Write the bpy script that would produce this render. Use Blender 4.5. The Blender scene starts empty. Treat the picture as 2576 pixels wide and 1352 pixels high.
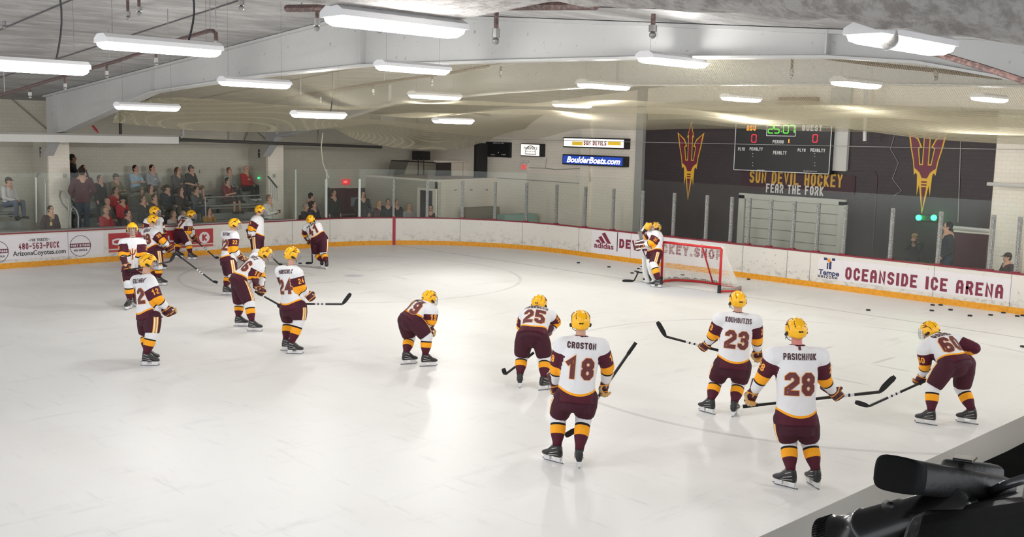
import bpy, bmesh, math, random
import numpy as np
from mathutils import Vector, Matrix, Quaternion
from mathutils.bvhtree import BVHTree
from mathutils.geometry import tessellate_polygon
random.seed(7); np.random.seed(7)
SC = bpy.context.scene
COL = SC.collection
# ------------------------------------------------------------------ camera
W, H, FPX = 2576, 1352, 2609.6
CAM = np.array([-21.604, -15.532, 3.778])
def cam_axes(yaw, pitch, roll):
    f = np.array([math.cos(pitch)*math.cos(yaw), math.cos(pitch)*math.sin(yaw), math.sin(pitch)])
    r = np.array([math.sin(yaw), -math.cos(yaw), 0.0]); u = np.cross(r, f)
    return r*math.cos(roll)+u*math.sin(roll), -r*math.sin(roll)+u*math.cos(roll), f
CR, CU, CF = cam_axes(0.795, -0.1279, 0.0241)
cd = bpy.data.cameras.new('camera'); cam = bpy.data.objects.new('camera', cd); COL.objects.link(cam)
cd.sensor_width = 36.0; cd.lens = 36.0*FPX/W; cd.clip_start = 0.05; cd.clip_end = 200
cam.matrix_world = Matrix(((CR[0], CU[0], -CF[0], CAM[0]), (CR[1], CU[1], -CF[1], CAM[1]), (CR[2], CU[2], -CF[2], CAM[2]), (0, 0, 0, 1)))
SC.camera = cam
# ------------------------------------------------------------------ world, view
wd = bpy.data.worlds.new('world'); SC.world = wd; wd.use_nodes = True
wd.node_tree.nodes['Background'].inputs[0].default_value = (0.93, 0.96, 1.0, 1)
wd.node_tree.nodes['Background'].inputs[1].default_value = 2.3
SC.view_settings.view_transform = 'Standard'; SC.view_settings.look = 'None'
SC.view_settings.exposure = 0.0; SC.view_settings.gamma = 1.0; SC.view_settings.use_curve_mapping = False
LAMP_W = 46.0      # base watts of a fixture, weighted by position to balance the light
TUBE_E = 9.0       # emission of the fixture lens
# ------------------------------------------------------------------ picture <-> place
def ray(px, py): return CF+CR*((px-W/2)/FPX)-CU*((py-H/2)/FPX)
def onplane(px, py, ax, v):
    d = ray(px, py); return CAM+d*((v-CAM[ax])/d[ax])
def ground(px, py, z=0.0): return onplane(px, py, 2, z)
def proj(P):
    d = np.asarray(P, float)-CAM; z = d@CF
    return W/2+FPX*(d@CR)/z, H/2-FPX*(d@CU)/z, z
# ------------------------------------------------------------------ materials
MAT = {}
def lin(c): return tuple(((x/255.0+0.055)/1.055)**2.4 if x/255.0 > 0.04045 else x/255.0/12.92 for x in c)
def mat(name, rgb, rough=0.6, metal=0.0, spec=0.5, bump=0.0, bscale=30.0, var=0.0, vscale=6.0, emit=None, estr=1.0, alpha=None, coat=0.0):
    if name in MAT: return MAT[name]
    m = bpy.data.materials.new(name); m.use_nodes = True; MAT[name] = m
    nt = m.node_tree; b = nt.nodes['Principled BSDF']
    c = lin(rgb)+(1,)
    b.inputs['Base Color'].default_value = c
    b.inputs['Roughness'].default_value = rough; b.inputs['Metallic'].default_value = metal
    b.inputs['Specular IOR Level'].default_value = spec
    b.inputs['Coat Weight'].default_value = coat
    tc = nt.nodes.new('ShaderNodeTexCoord')
    if var > 0:
        n = nt.nodes.new('ShaderNodeTexNoise'); n.inputs['Scale'].default_value = vscale; n.inputs['Detail'].default_value = 5
        nt.links.new(tc.outputs['Object'], n.inputs['Vector'])
        mx = nt.nodes.new('ShaderNodeMix'); mx.data_type = 'RGBA'
        mx.inputs['A'].default_value = tuple(x*(1-var) for x in c[:3])+(1,); mx.inputs['B'].default_value = tuple(min(1, x*(1+var*0.6)) for x in c[:3])+(1,)
        nt.links.new(n.outputs['Fac'], mx.inputs['Factor']); nt.links.new(mx.outputs['Result'], b.inputs['Base Color'])
    if bump > 0:
        n2 = nt.nodes.new('ShaderNodeTexNoise'); n2.inputs['Scale'].default_value = bscale; n2.inputs['Detail'].default_value = 4
        nt.links.new(tc.outputs['Object'], n2.inputs['Vector'])
        bp = nt.nodes.new('ShaderNodeBump'); bp.inputs['Strength'].default_value = bump; bp.inputs['Distance'].default_value = 0.02
        nt.links.new(n2.outputs['Fac'], bp.inputs['Height']); nt.links.new(bp.outputs['Normal'], b.inputs['Normal'])
    if emit is not None:
        b.inputs['Emission Color'].default_value = lin(emit)+(1,); b.inputs['Emission Strength'].default_value = estr
    return m
class NT:
    """small helper for node graphs"""
    def __init__(s, name):
        s.m = bpy.data.materials.new(name); s.m.use_nodes = True; s.t = s.m.node_tree; s.b = s.t.nodes['Principled BSDF']; s.out = s.t.nodes['Material Output']; MAT[name] = s.m
        s.tc = s.t.nodes.new('ShaderNodeTexCoord')
    def n(s, ty, **k):
        o = s.t.nodes.new(ty)
        for a, v in k.items():
            if a in o.inputs.keys() if isinstance(a, str) else False: o.inputs[a].default_value = v
            else: setattr(o, a, v)
        return o
    def l(s, a, b): s.t.links.new(a, b)
    def math(s, op, a, b=None, c=None):
        o = s.t.nodes.new('ShaderNodeMath'); o.operation = op
        for i, v in enumerate((a, b, c)):
            if v is None: continue
            if isinstance(v, (int, float)): o.inputs[i].default_value = v
            else: s.l(v, o.inputs[i])
        return o.outputs[0]
    def mix(s, f, a, b):
        o = s.t.nodes.new('ShaderNodeMix'); o.data_type = 'RGBA'
        if isinstance(f, (int, float)): o.inputs['Factor'].default_value = f
        else: s.l(f, o.inputs['Factor'])
        for k, v in (('A', a), ('B', b)):
            if isinstance(v, tuple): o.inputs[k].default_value = (lin(v) if max(v) > 1 else v)+(1,)
            else: s.l(v, o.inputs[k])
        return o.outputs['Result']
    def noise(s, scale, detail=4, vec=None, rough=0.5):
        o = s.t.nodes.new('ShaderNodeTexNoise'); o.inputs['Scale'].default_value = scale; o.inputs['Detail'].default_value = detail; o.inputs['Roughness'].default_value = rough
        s.l(vec if vec is not None else s.tc.outputs['Object'], o.inputs['Vector']); return o.outputs['Fac']
    def sstep(s, v, a, b):
        o = s.t.nodes.new('ShaderNodeMapRange'); o.interpolation_type = 'SMOOTHSTEP'
        s.l(v, o.inputs['Value']); o.inputs['From Min'].default_value = a; o.inputs['From Max'].default_value = b; return o.outputs['Result']
    def attr(s, name):
        o = s.t.nodes.new('ShaderNodeAttribute'); o.attribute_name = name; return o.outputs['Fac']
    def scaled(s, x, y, z, rot=0.0):
        o = s.t.nodes.new('ShaderNodeMapping'); o.inputs['Scale'].default_value = (x, y, z); o.inputs['Rotation'].default_value = (0, 0, rot)
        s.l(s.tc.outputs['Object'], o.inputs['Vector']); return o.outputs['Vector']
    def bump(s, h, st, dist=0.02):
        o = s.t.nodes.new('ShaderNodeBump'); o.inputs['Strength'].default_value = st; o.inputs['Distance'].default_value = dist
        s.l(h, o.inputs['Height']); s.l(o.outputs['Normal'], s.b.inputs['Normal'])
    def col(s, c): s.l(c, s.b.inputs['Base Color'])
WHITE, MAROON, GOLD, BLACK = (238, 238, 242), (78, 22, 40), (250, 168, 30), (20, 18, 20)
# ------------------------------------------------------------------ objects
def tag(o, label=None, cat=None, group=None, kind=None):
    if label: o['label'] = label
    if cat: o['category'] = cat
    if group: o['group'] = group
    if kind: o['kind'] = kind
    return o
def link(o, parent=None):
    COL.objects.link(o)
    if parent is not None: o.parent = parent
    return o
def empty(name, loc, label, cat, group=None, rz=0.0):
    o = bpy.data.objects.new(name, None); COL.objects.link(o); o.location = Vector(loc); o.rotation_euler = (0, 0, rz); o.empty_display_size = 0.1
    return tag(o, label, cat, group)
def rel(o, parent):
    """parent with world-space geometry kept"""
    o.parent = parent
    o.matrix_parent_inverse = Matrix.Translation(Vector(parent.location)).inverted() if abs(parent.rotation_euler.z) < 1e-9 else (Matrix.Translation(Vector(parent.location)) @ Matrix.Rotation(parent.rotation_euler.z, 4, 'Z')).inverted()
    return o
class MB:
    def __init__(s): s.v = []; s.f = []; s.m = []; s.cur = 0
    def add(s, vs, fs):
        k = len(s.v); s.v += [tuple(float(c) for c in v) for v in vs]; s.f += [tuple(i+k for i in f) for f in fs]; s.m += [s.cur]*len(fs); return s
    def box(s, c, d, M=None):
        x, y, z = d[0]/2, d[1]/2, d[2]/2
        vs = [(a*x, b*y, g*z) for a in (-1, 1) for b in (-1, 1) for g in (-1, 1)]
        if M is not None: vs = [tuple(M @ Vector(v)) for v in vs]
        vs = [(v[0]+c[0], v[1]+c[1], v[2]+c[2]) for v in vs]
        return s.add(vs, [(0, 1, 3, 2), (4, 6, 7, 5), (0, 4, 5, 1), (2, 3, 7, 6), (0, 2, 6, 4), (1, 5, 7, 3)])
    def hexa(s, a, b):
        """two quads a,b joined"""
        return s.add(list(a)+list(b), [(3, 2, 1, 0), (4, 5, 6, 7)]+[(i, (i+1) % 4, 4+(i+1) % 4, 4+i) for i in range(4)])
    def loft(s, rings, cap=True, closed=True):
        n = len(rings[0]); vs = [p for r in rings for p in r]; fs = []
        for i in range(len(rings)-1):
            for j in range(n if closed else n-1):
                fs.append((i*n+j, i*n+(j+1) % n, (i+1)*n+(j+1) % n, (i+1)*n+j))
        if cap: fs.append(tuple(range(n-1, -1, -1))); fs.append(tuple((len(rings)-1)*n+j for j in range(n)))
        return s.add(vs, fs)
    def tube(s, pts, r, n=8, rr=None):
        pts = [Vector(p) for p in pts]; rings = []; up = None
        for i, p in enumerate(pts):
            d = (pts[min(i+1, len(pts)-1)]-pts[max(i-1, 0)]).normalized()
            if up is None:
                a = Vector((0, 0, 1)) if abs(d.z) < 0.9 else Vector((1, 0, 0)); u = d.cross(a).normalized()
            else: u = (up-d*up.dot(d)).normalized()
            up = u; w = d.cross(u); q = rr[i] if rr else r
            rings.append([p+(u*math.cos(t)+w*math.sin(t))*q for t in [2*math.pi*k/n for k in range(n)]])
        return s.loft(rings)
    def ball(s, c, r, n=10, m=7, M=None, axes=(1, 1, 1)):
        rings = []
        c = Vector(c)
        for i in range(m+1):
            a = math.pi*(0.02+0.96*i/m)
            rg = []
            for k in range(n):
                t = 2*math.pi*k/n; v = Vector((math.sin(a)*math.cos(t)*axes[0], math.sin(a)*math.sin(t)*axes[1], -math.cos(a)*axes[2]))*r
                rg.append(c+((M @ v) if M is not None else v))
            rings.append(rg)
        return s.loft(rings)
    def limb(s, a, b, r0, r1, n=12):
        """rounded cone"""
        a, b = Vector(a), Vector(b); d = b-a; L = d.length
        if L < 1e-5: return s.ball(a, r0)
        d /= L; q = Vector((0, 0, 1)) if abs(d.z) < 0.9 else Vector((1, 0, 0)); u = d.cross(q).normalized(); w = d.cross(u); rings = []
        for t, k in ((-1, .15), (-.8, .6), (-.4, .92), (0, 1)): rings.append((a+d*(t*r0), r0*k))
        for t, k in ((0, 1), (.4, .92), (.8, .6), (1, .15)): rings.append((b+d*(t*r1), r1*k))
        return s.loft([[p+(u*math.cos(2*math.pi*j/n)+w*math.sin(2*math.pi*j/n))*r for j in range(n)] for p, r in rings])
    def mesh(s, name, mats, smooth=False):
        me = bpy.data.meshes.new(name); me.from_pydata(s.v, [], s.f)
        for m in (mats if isinstance(mats, (list, tuple)) else [mats]): me.materials.append(m)
        if s.m and max(s.m) > 0: me.polygons.foreach_set('material_index', s.m)
        if smooth: me.polygons.foreach_set('use_smooth', [True]*len(me.polygons))
        me.update(); return me
    def build(s, name, mats, parent=None, smooth=False, bevel=0.0):
        o = bpy.data.objects.new(name, s.mesh(name, mats, smooth)); link(o)
        if parent is not None: rel(o, parent)
        if bevel > 0:
            b = o.modifiers.new('bevel', 'BEVEL'); b.width = bevel; b.segments = 2; b.limit_method = 'ANGLE'
        return o
def remeshed(mb, voxel, smooth=2, name='m'):
    me = mb.mesh(name, []); o = bpy.data.objects.new('tmp', me); COL.objects.link(o)
    r = o.modifiers.new('r', 'REMESH'); r.mode = 'VOXEL'; r.voxel_size = voxel; r.use_smooth_shade = True
    if smooth:
        q = o.modifiers.new('s', 'SMOOTH'); q.iterations = smooth; q.factor = 0.5
    dg = bpy.context.evaluated_depsgraph_get(); dg.update()
    nm = bpy.data.meshes.new_from_object(o.evaluated_get(dg))
    bpy.data.objects.remove(o); bpy.data.meshes.remove(me); nm.name = name
    return nm
def verts(me):
    a = np.empty(len(me.vertices)*3); me.vertices.foreach_get('co', a); return a.reshape(-1, 3)
def set_attr(me, name, arr):
    a = me.attributes.new(name, 'FLOAT', 'POINT'); a.data.foreach_set('value', np.asarray(arr, dtype=np.float32))
def set_col(me, name, arr):
    a = me.attributes.new(name, 'FLOAT_COLOR', 'POINT')
    a.data.foreach_set('color', np.concatenate([arr, np.ones((len(arr), 1))], 1).astype(np.float32).ravel())
# ------------------------------------------------------------------ lettering (athletic block letters from strokes)
O8 = [(0, .2), (0, .8), (.3, 1), (.7, 1), (1, .8), (1, .2), (.7, 0), (.3, 0), (0, .2)]
GL = {
 'A': [[(0, 0), (0, .75), (.25, 1), (.75, 1), (1, .75), (1, 0)], [(0, .42), (1, .42)]],
 'B': [[(0, 0), (0, 1), (.75, 1), (1, .85), (1, .65), (.8, .52), (1, .4), (1, .15), (.75, 0), (0, 0)], [(0, .52), (.8, .52)]],
 'C': [[(1, .76), (1, .8), (.7, 1), (.3, 1), (0, .8), (0, .2), (.3, 0), (.7, 0), (1, .2), (1, .24)]],
 'D': [[(0, 0), (0, 1), (.65, 1), (1, .78), (1, .22), (.65, 0), (0, 0)]],
 'E': [[(1, 1), (0, 1), (0, 0), (1, 0)], [(0, .52), (.75, .52)]],
 'F': [[(1, 1), (0, 1), (0, 0)], [(0, .52), (.75, .52)]],
 'G': [[(1, .77), (1, .8), (.7, 1), (.3, 1), (0, .8), (0, .2), (.3, 0), (.7, 0), (1, .2), (1, .45), (.6, .45)]],
 'H': [[(0, 0), (0, 1)], [(1, 0), (1, 1)], [(0, .5), (1, .5)]],
 'I': [[(.5, 0), (.5, 1)]],
 'K': [[(0, 0), (0, 1)], [(1, 1), (.15, .5), (1, 0)]],
 'L': [[(0, 1), (0, 0), (1, 0)]],
 'M': [[(0, 0), (0, 1), (.5, .4), (1, 1), (1, 0)]],
 'N': [[(0, 0), (0, 1), (1, 0), (1, 1)]],
 'O': [O8], '0': [O8],
 'P': [[(0, 0), (0, 1), (.75, 1), (1, .85), (1, .6), (.75, .45), (0, .45)]],
 'R': [[(0, 0), (0, 1), (.75, 1), (1, .85), (1, .65), (.75, .5), (0, .5)], [(.6, .5), (1, 0)]],
 'S': [[(1, .87), (1, .88), (.7, 1), (.3, 1), (0, .82), (0, .65), (.3, .52), (.7, .48), (1, .35), (1, .18), (.7, 0), (.3, 0), (0, .12), (0, .13)]],
 'T': [[(0, 1), (1, 1)], [(.5, 1), (.5, 0)]],
 'U': [[(0, 1), (0, .2), (.3, 0), (.7, 0), (1, .2), (1, 1)]],
 'V': [[(0, 1), (.5, 0), (1, 1)]],
 'W': [[(0, 1), (.2, 0), (.5, .7), (.8, 0), (1, 1)]],
 'X': [[(0, 0), (1, 1)], [(0, 1), (1, 0)]],
 'Y': [[(0, 1), (.5, .45), (1, 1)], [(.5, .45), (.5, 0)]],
 'Z': [[(0, 1), (1, 1), (0, 0), (1, 0)]],
 '1': [[(.1, .8), (.5, 1), (.5, 0)]],
 '2': [[(0, .85), (0, .86), (.3, 1), (.7, 1), (1, .82), (1, .62), (0, .2), (0, 0), (1, 0)]],
 '3': [[(0, .87), (0, .88), (.3, 1), (.7, 1), (1, .84), (1, .65), (.75, .52), (.4, .52)], [(.75, .52), (1, .38), (1, .16), (.7, 0), (.3, 0), (0, .12), (0, .13)]],
 '4': [[(.7, 0), (.7, 1), (0, .35), (1, .35)]],
 '5': [[(1, 1), (0, 1), (0, .56), (.65, .58), (1, .42), (1, .18), (.7, 0), (.3, 0), (0, .12), (0, .13)]],
 '6': [[(1, .88), (1, .89), (.75, 1), (.25, 1), (0, .86), (0, .14), (.25, 0), (.75, 0), (1, .14), (1, .38), (.75, .5), (.1, .5)]],
 '7': [[(0, 1), (1, 1), (.4, 0)]],
 '8': [[(.3, .52), (0, .66), (0, .84), (.3, 1), (.7, 1), (1, .84), (1, .66), (.7, .52), (.3, .52), (0, .36), (0, .16), (.3, 0), (.7, 0), (1, .16), (1, .36), (.7, .52)]],
 '9': [[(0, .12), (0, .11), (.25, 0), (.75, 0), (1, .14), (1, .86), (.75, 1), (.25, 1), (0, .86), (0, .62), (.25, .5), (.9, .5)]],
 '-': [[(.1, .45), (.9, .45)]], '.': [[(.5, .02), (.5, .03)]], ':': [[(.5, .2), (.5, .21)], [(.5, .7), (.5, .71)]], '&': [O8, [(0, .5), (1, .5)]],
}
def lifted(fn, k):
    if k == 0: return fn
    def g(u, v):
        p, a, b = fn(u, v), fn(u+.004, v), fn(u, v+.004)
        if p is None or a is None or b is None: return p
        n = (Vector(a)-Vector(p)).cross(Vector(b)-Vector(p)); return Vector(p)+n.normalized()*(.0011*k) if n.length > 0 else p
    return g
def ribbon(mb, pts, th, fn, step):
    """flat stroke of width th; fn maps (u,v) to a point of space"""
    P = [np.array(p, float) for p in pts]; closed = np.allclose(P[0], P[-1]) and len(P) > 3
    if not closed:
        P[0] = P[0]-(P[1]-P[0])/max(1e-9, np.linalg.norm(P[1]-P[0]))*th/2*.98; P[-1] = P[-1]+(P[-1]-P[-2])/max(1e-9, np.linalg.norm(P[-1]-P[-2]))*th/2*.98
    n = len(P); L = []; Rr = []
    for i in range(n):
        a = P[i]-P[i-1] if i > 0 else (P[-1]-P[-2] if closed else P[1]-P[0])
        b = P[i+1]-P[i] if i < n-1 else (P[1]-P[0] if closed else P[-1]-P[-2])
        a = a/np.linalg.norm(a); b = b/np.linalg.norm(b); na = np.array([-a[1], a[0]]); nb = np.array([-b[1], b[0]])
        m = na+nb; q = np.linalg.norm(m)
        m = na if q < 1e-3 else m/q; k = min(2.2, 1/max(.2, m@na))
        L.append(P[i]+m*th/2*k); Rr.append(P[i]-m*th/2*k)
    for i in range(n-1):
        k = max(1, int(np.linalg.norm(P[i+1]-P[i])/step)); c = max(1, int(th/step))
        vs = []
        for a in range(k+1):
            l = L[i]+(L[i+1]-L[i])*a/k; r = Rr[i]+(Rr[i+1]-Rr[i])*a/k
            for b in range(c+1): vs.append(fn(*(l+(r-l)*b/c)))
        if any(v is None for v in vs): continue
        mb.add(vs, [(a*(c+1)+b, (a+1)*(c+1)+b, (a+1)*(c+1)+b+1, a*(c+1)+b+1) for a in range(k) for b in range(c)])
def block_text(mb, text, fn, w, h, th, grow=0.0, step=9.0, gap=0.28, fixed=False):
    """centred on (0,0), total width w, letter height h"""
    widths = [0.45 if c in 'I1.:' else (1.3 if c in 'MW' else (0.6 if c == ' ' else 1.0)) for c in text]
    if fixed: widths = [1.0]*len(text)
    unit = w/(sum(widths)+gap*(len(text)-1)); x = -w/2
    for c, q in zip(text, widths):
        cw = q*unit
        for si, st in enumerate(GL.get(c, [])):
            t = min(th, cw*(.95 if c in 'I1.:-' else (.27 if c in 'MW' else .37)))
            ribbon(mb, [(x+t/2+max(0, cw-t)*p[0] if c not in '1' else x+cw*.5+(p[0]-.5)*cw*.8, -h/2+t/2+(h-t)*p[1]) for p in st], t+2*grow, lifted(fn, si), step)
        x += cw+gap*unit
def font_mesh(text, fn, w, h, mb, bold=0.0, shear=0.0):
    """built-in typeface for mixed-case lettering, centred on (0,0), fitted to w x h"""
    cu = bpy.data.curves.new('t', 'FONT'); cu.body = text; cu.size = 1; cu.offset = bold; cu.shear = shear; cu.resolution_u = 3
    o = bpy.data.objects.new('t', cu); COL.objects.link(o); dg = bpy.context.evaluated_depsgraph_get(); dg.update()
    me = bpy.data.meshes.new_from_object(o.evaluated_get(dg)); V = verts(me); F = [tuple(p.vertices) for p in me.polygons]
    bpy.data.objects.remove(o); bpy.data.curves.remove(cu)
    lo, hi = V.min(0), V.max(0); c = (lo+hi)/2; s = hi-lo
    mb.add([fn((v[0]-c[0])/s[0]*w, (v[1]-c[1])/s[1]*h) for v in V], F); bpy.data.meshes.remove(me)
def plane_fn(c, u, v, off=0.0):
    c, u, v = Vector(c), Vector(u).normalized(), Vector(v).normalized(); n = u.cross(v)
    return lambda a, b: c+u*a+v*b+n*off
# ------------------------------------------------------------------ rink geometry
BH, KH = 0.922, 0.145                       # board height, yellow kick plate
RAD, YF, XE = 5.68, 12.88, 3.03             # corner radius, side boards, end boards
def bpoint(s):
    """dasher boards as a path: s=0 where the far corner arc begins on the end boards; s<0 runs along the end boards to the near side"""
    cx, cy = XE-RAD, YF-RAD
    if s <= 0:
        L = 2*cy
        if s >= -L: return (XE, cy+s), (-1.0, 0.0)
        t = (-s-L)/RAD
        if t < math.pi/2: return (cx+RAD*math.cos(t), -cy-RAD*math.sin(t)), (-math.cos(t), math.sin(t))
        return (cx-(-s-L-RAD*math.pi/2), -YF), (0.0, 1.0)
    t = s/RAD
    if t < math.pi/2: return (cx+RAD*math.cos(t), cy+RAD*math.sin(t)), (-math.cos(t), -math.sin(t))
    return (cx-(s-RAD*math.pi/2), YF), (0.0, -1.0)
S_FAR = RAD*math.pi/2+22; S_NEAR = -(2*(YF-RAD)+RAD*math.pi/2+22)
def bxyz(s, z, off=0.0):
    p, n = bpoint(s); return Vector((p[0]+n[0]*off, p[1]+n[1]*off, z))
_ss = np.linspace(-14, S_FAR, 1600); _sx = np.array([proj(bxyz(s, BH))[0] for s in _ss])
def s_at(px, z=BH):
    if z != BH:
        sx = np.array([proj(bxyz(s, z))[0] for s in _ss])
    else: sx = _sx
    return float(np.interp(-px, -sx, _ss))
# ice --------------------------------------------------------------
ice = NT('ice')
sep = ice.n('ShaderNodeSeparateXYZ'); ice.l(ice.tc.outputs['Object'], sep.inputs[0]); IX, IY = sep.outputs[0], sep.outputs[1]
def ring(cx, cy, r, w):
    dx = ice.math('SUBTRACT', IX, cx); dy = ice.math('SUBTRACT', IY, cy)
    d = ice.math('SQRT', ice.math('ADD', ice.math('MULTIPLY', dx, dx), ice.math('MULTIPLY', dy, dy)))
    e = ice.math('ABSOLUTE', ice.math('SUBTRACT', d, r)); return ice.math('SUBTRACT', 1.0, ice.sstep(e, w*.5, w*1.1))
def band(v, c, w): return ice.math('SUBTRACT', 1.0, ice.sstep(ice.math('ABSOLUTE', ice.math('SUBTRACT', v, c)), w*.4, w))
base = ice.mix(ice.sstep(ice.noise(0.35, 4, ice.scaled(1, .55, 1, .5)), .42, .66), (236, 236, 236), (228, 227, 226))
base = ice.mix(ice.math('MULTIPLY', ice.sstep(ice.noise(1.6, 6, ice.scaled(.35, 1.6, 1, .9), .65), .55, .78), .6), base, (206, 206, 210))
base = ice.mix(ice.math('MULTIPLY', ice.sstep(ice.noise(3.2, 8, ice.scaled(2.2, .3, 1, .4), .7), .56, .7), .4), base, (206, 206, 208))
lines = ice.math('MAXIMUM', ring(-5.6, 6.74, 4.4, .055), ring(-5.9, -6.95, 4.7, .055))
fade = ice.sstep(ice.noise(.8, 3), .2, .65)
base = ice.mix(ice.math('MULTIPLY', ice.math('MULTIPLY', lines, .28), fade), base, (120, 110, 120))
gl = ice.math('MULTIPLY', band(IX, 0.0, .05), .5); base = ice.mix(gl, base, (140, 118, 126))
dots = ice.math('MAXIMUM', ring(-5.6, 6.74, 0, .3), ring(-5.6, -6.74, 0, .3)); base = ice.mix(ice.math('MULTIPLY', dots, .45), base, (150, 145, 165))
for sy in (6.74, -6.74):
    for kx, ky in ((-1, -1), (-1, 1), (1, -1), (1, 1)):
        hx = ice.math('MULTIPLY', band(IY, sy+ky*.6, .05), band(IX, -5.6+kx*1.25, .55)); hy = ice.math('MULTIPLY', band(IX, -5.6+kx*.75, .05), band(IY, sy+ky*1.0, .42))
        base = ice.mix(ice.math('MULTIPLY', ice.math('MAXIMUM', hx, hy), .3), base, (130, 122, 130))
crx = ice.math('MULTIPLY', ice.math('LESS_THAN', IX, 0.0), ring(0.0, 0.0, 0.0, 1.8)); base = ice.mix(ice.math('MULTIPLY', crx, .35), base, (176, 186, 208))
ice.col(base)
ice.b.inputs['Roughness'].default_value = .42; ice.b.inputs['Specular IOR Level'].default_value = .35
ice.bump(ice.noise(9, 5), .12, .01)
mb = MB(); nseg = 90; out = [bxyz(S_NEAR+(S_FAR-S_NEAR)*i/nseg, 0, -.02) for i in range(nseg+1)]
mb.v = [tuple(p) for p in out]; mb.f = [tuple(range(len(out)))]; mb.m = [0]
o = mb.build('floor', MAT['ice']); o['kind'] = 'structure'
mb = MB(); mb.box((-8, 2, -.13), (46, 44, .2)); o = mb.build('floor_concrete', mat('concrete', (120, 118, 114), .8, var=.25)); o['kind'] = 'structure'
# dasher boards -------------------------------------------------------
bd = NT('board_white')
sp = bd.n('ShaderNodeSeparateXYZ'); bd.l(bd.tc.outputs['Object'], sp.inputs[0])
dirt = bd.math('MULTIPLY', bd.sstep(bd.noise(5, 8, bd.scaled(1, 1, 1.4), .75), .47, .66), bd.math('SUBTRACT', 1.0, bd.sstep(sp.outputs[2], .12, .62)))
c = bd.mix(bd.math('MULTIPLY', dirt, .65), bd.mix(bd.noise(1.2, 4), (226, 222, 215), (212, 209, 203)), (140, 139, 140))
c = bd.mix(bd.math('MULTIPLY', bd.sstep(bd.noise(16, 4), .66, .72), .55), c, (80, 80, 84))
bd.col(c); bd.b.inputs['Roughness'].default_value = .4
kk = NT('kick_yellow'); kk.col(kk.mix(kk.sstep(kk.noise(14, 6), .4, .75), (228, 158, 30), (206, 138, 24))); kk.b.inputs['Roughness'].default_value = .45
RED = mat('rail_red', (132, 36, 52), .45)
boards = empty('dasher_boards', (XE, 0, 0), 'long white dasher boards curving round the rink with a yellow kick plate', 'boards')
def strip(z0, z1, o0, o1, m, name, s0=S_NEAR, s1=S_FAR, parent=boards, n=260):
    mb = MB(); R = []
    for i in range(n+1):
        s = s0+(s1-s0)*i/n; R.append([bxyz(s, z0, o0), bxyz(s, z1, o0), bxyz(s, z1, o1), bxyz(s, z0, o1)])
    mb.loft(R); return mb.build(name, m, parent)
strip(KH, BH-.02, 0.0, -.10, bd.m, 'panel'); strip(0.0, KH, .012, -.09, kk.m, 'kick_plate'); strip(BH-.025, BH+.012, .012, -.12, RED, 'top_rail', s1=s_at(745))
strip(BH-.028, BH+.006, .012, 0.0, RED, 'red_trim', s0=s_at(745)); strip(BH-.03, BH+.03, -.001, -.42, mat('grey_sill', (150, 146, 142), .5, var=.1), 'sill', s0=s_at(745))
for px in (170, 735, 830, 1158, 1315, 1457, 1588, 1870, 1982, 2040, 2352, 2546):
    s = s_at(px); mb = MB(); wd_ = .012
    mb.box(tuple(bxyz(s, (BH+KH)/2, .003)), (.008, .008, BH-KH)); mb.build('panel_joint', mat('joint_grey', (120, 116, 112), .6), boards)
s = s_at(991.5); p, n = bpoint(s)
mb = MB(); mb.hexa([bxyz(s-.05, 0, .02), bxyz(s+.05, 0, .02), bxyz(s+.05, BH, .02), bxyz(s-.05, BH, .02)], [bxyz(s-.05, 0, 0), bxyz(s+.05, 0, 0), bxyz(s+.05, BH, 0), bxyz(s-.05, BH, 0)])
o = mb.build('goal_line_mark', mat('line_red', (160, 34, 60), .4), boards); o['label'] = 'red goal line stripe'
# advertising on the boards (a = along picture-right, b = up)
INK = mat('ink_maroon', (124, 38, 62), .5); INKD = mat('ink_dark', (52, 46, 54), .5); INKB = mat('ink_black', (28, 26, 30), .5)
def bfn(px, z, off=.004):
    s0 = s_at(px, z); return lambda a, b: bxyz(s0-a, z+b, off)
def bwidth(x0, x1, z): return s_at(x0, z)-s_at(x1, z)
def ad(name, label, fill, m):
    mb = MB(); fill(mb); o = mb.build(name, m, boards); tag(o, label); return o
def btext(text, x0, x1, y0, y1, m, name, label='', th=.3, font=False, bold=.02, step=.12, gap=.28, off=.006):
    """lettering between picture columns x0..x1; y rows are given at the left end"""
    s0 = s_at(x0, .5); p, n = bpoint(s0); z0 = zat(x0, y1); z1 = zat(x0, y0); h = z1-z0; w = bwidth(x0, x1, .5); zc = (z0+z1)/2
    fn = lambda a, b: bxyz(s0-w/2-a, zc+b, off)
    if font: return ad(name, label, lambda mb: font_mesh(text, fn, w, h, mb, bold), m)
    return ad(name, label, lambda mb: block_text(mb, text, fn, w, h, h*th, step=step, gap=gap), m)
def zat(px, py):
    s = s_at(px, .5); lo, hi = 0.0, 2.0
    for _ in range(30):
        md = (lo+hi)/2
        if proj(bxyz(s, md))[1] > py: lo = md
        else: hi = md
    return lo
def bquad(mb, x0, x1, y0, y1, off=.004, n=12):
    s0, s1 = s_at(x0, .5), s_at(x1, .5); a, b = zat(x0, y1), zat(x0, y0)
    vs = []
    for i in range(n+1):
        s = s0+(s1-s0)*i/n; vs += [bxyz(s, a, off), bxyz(s, b, off)]
    mb.add(vs, [(2*i, 2*i+2, 2*i+3, 2*i+1) for i in range(n)])
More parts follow.
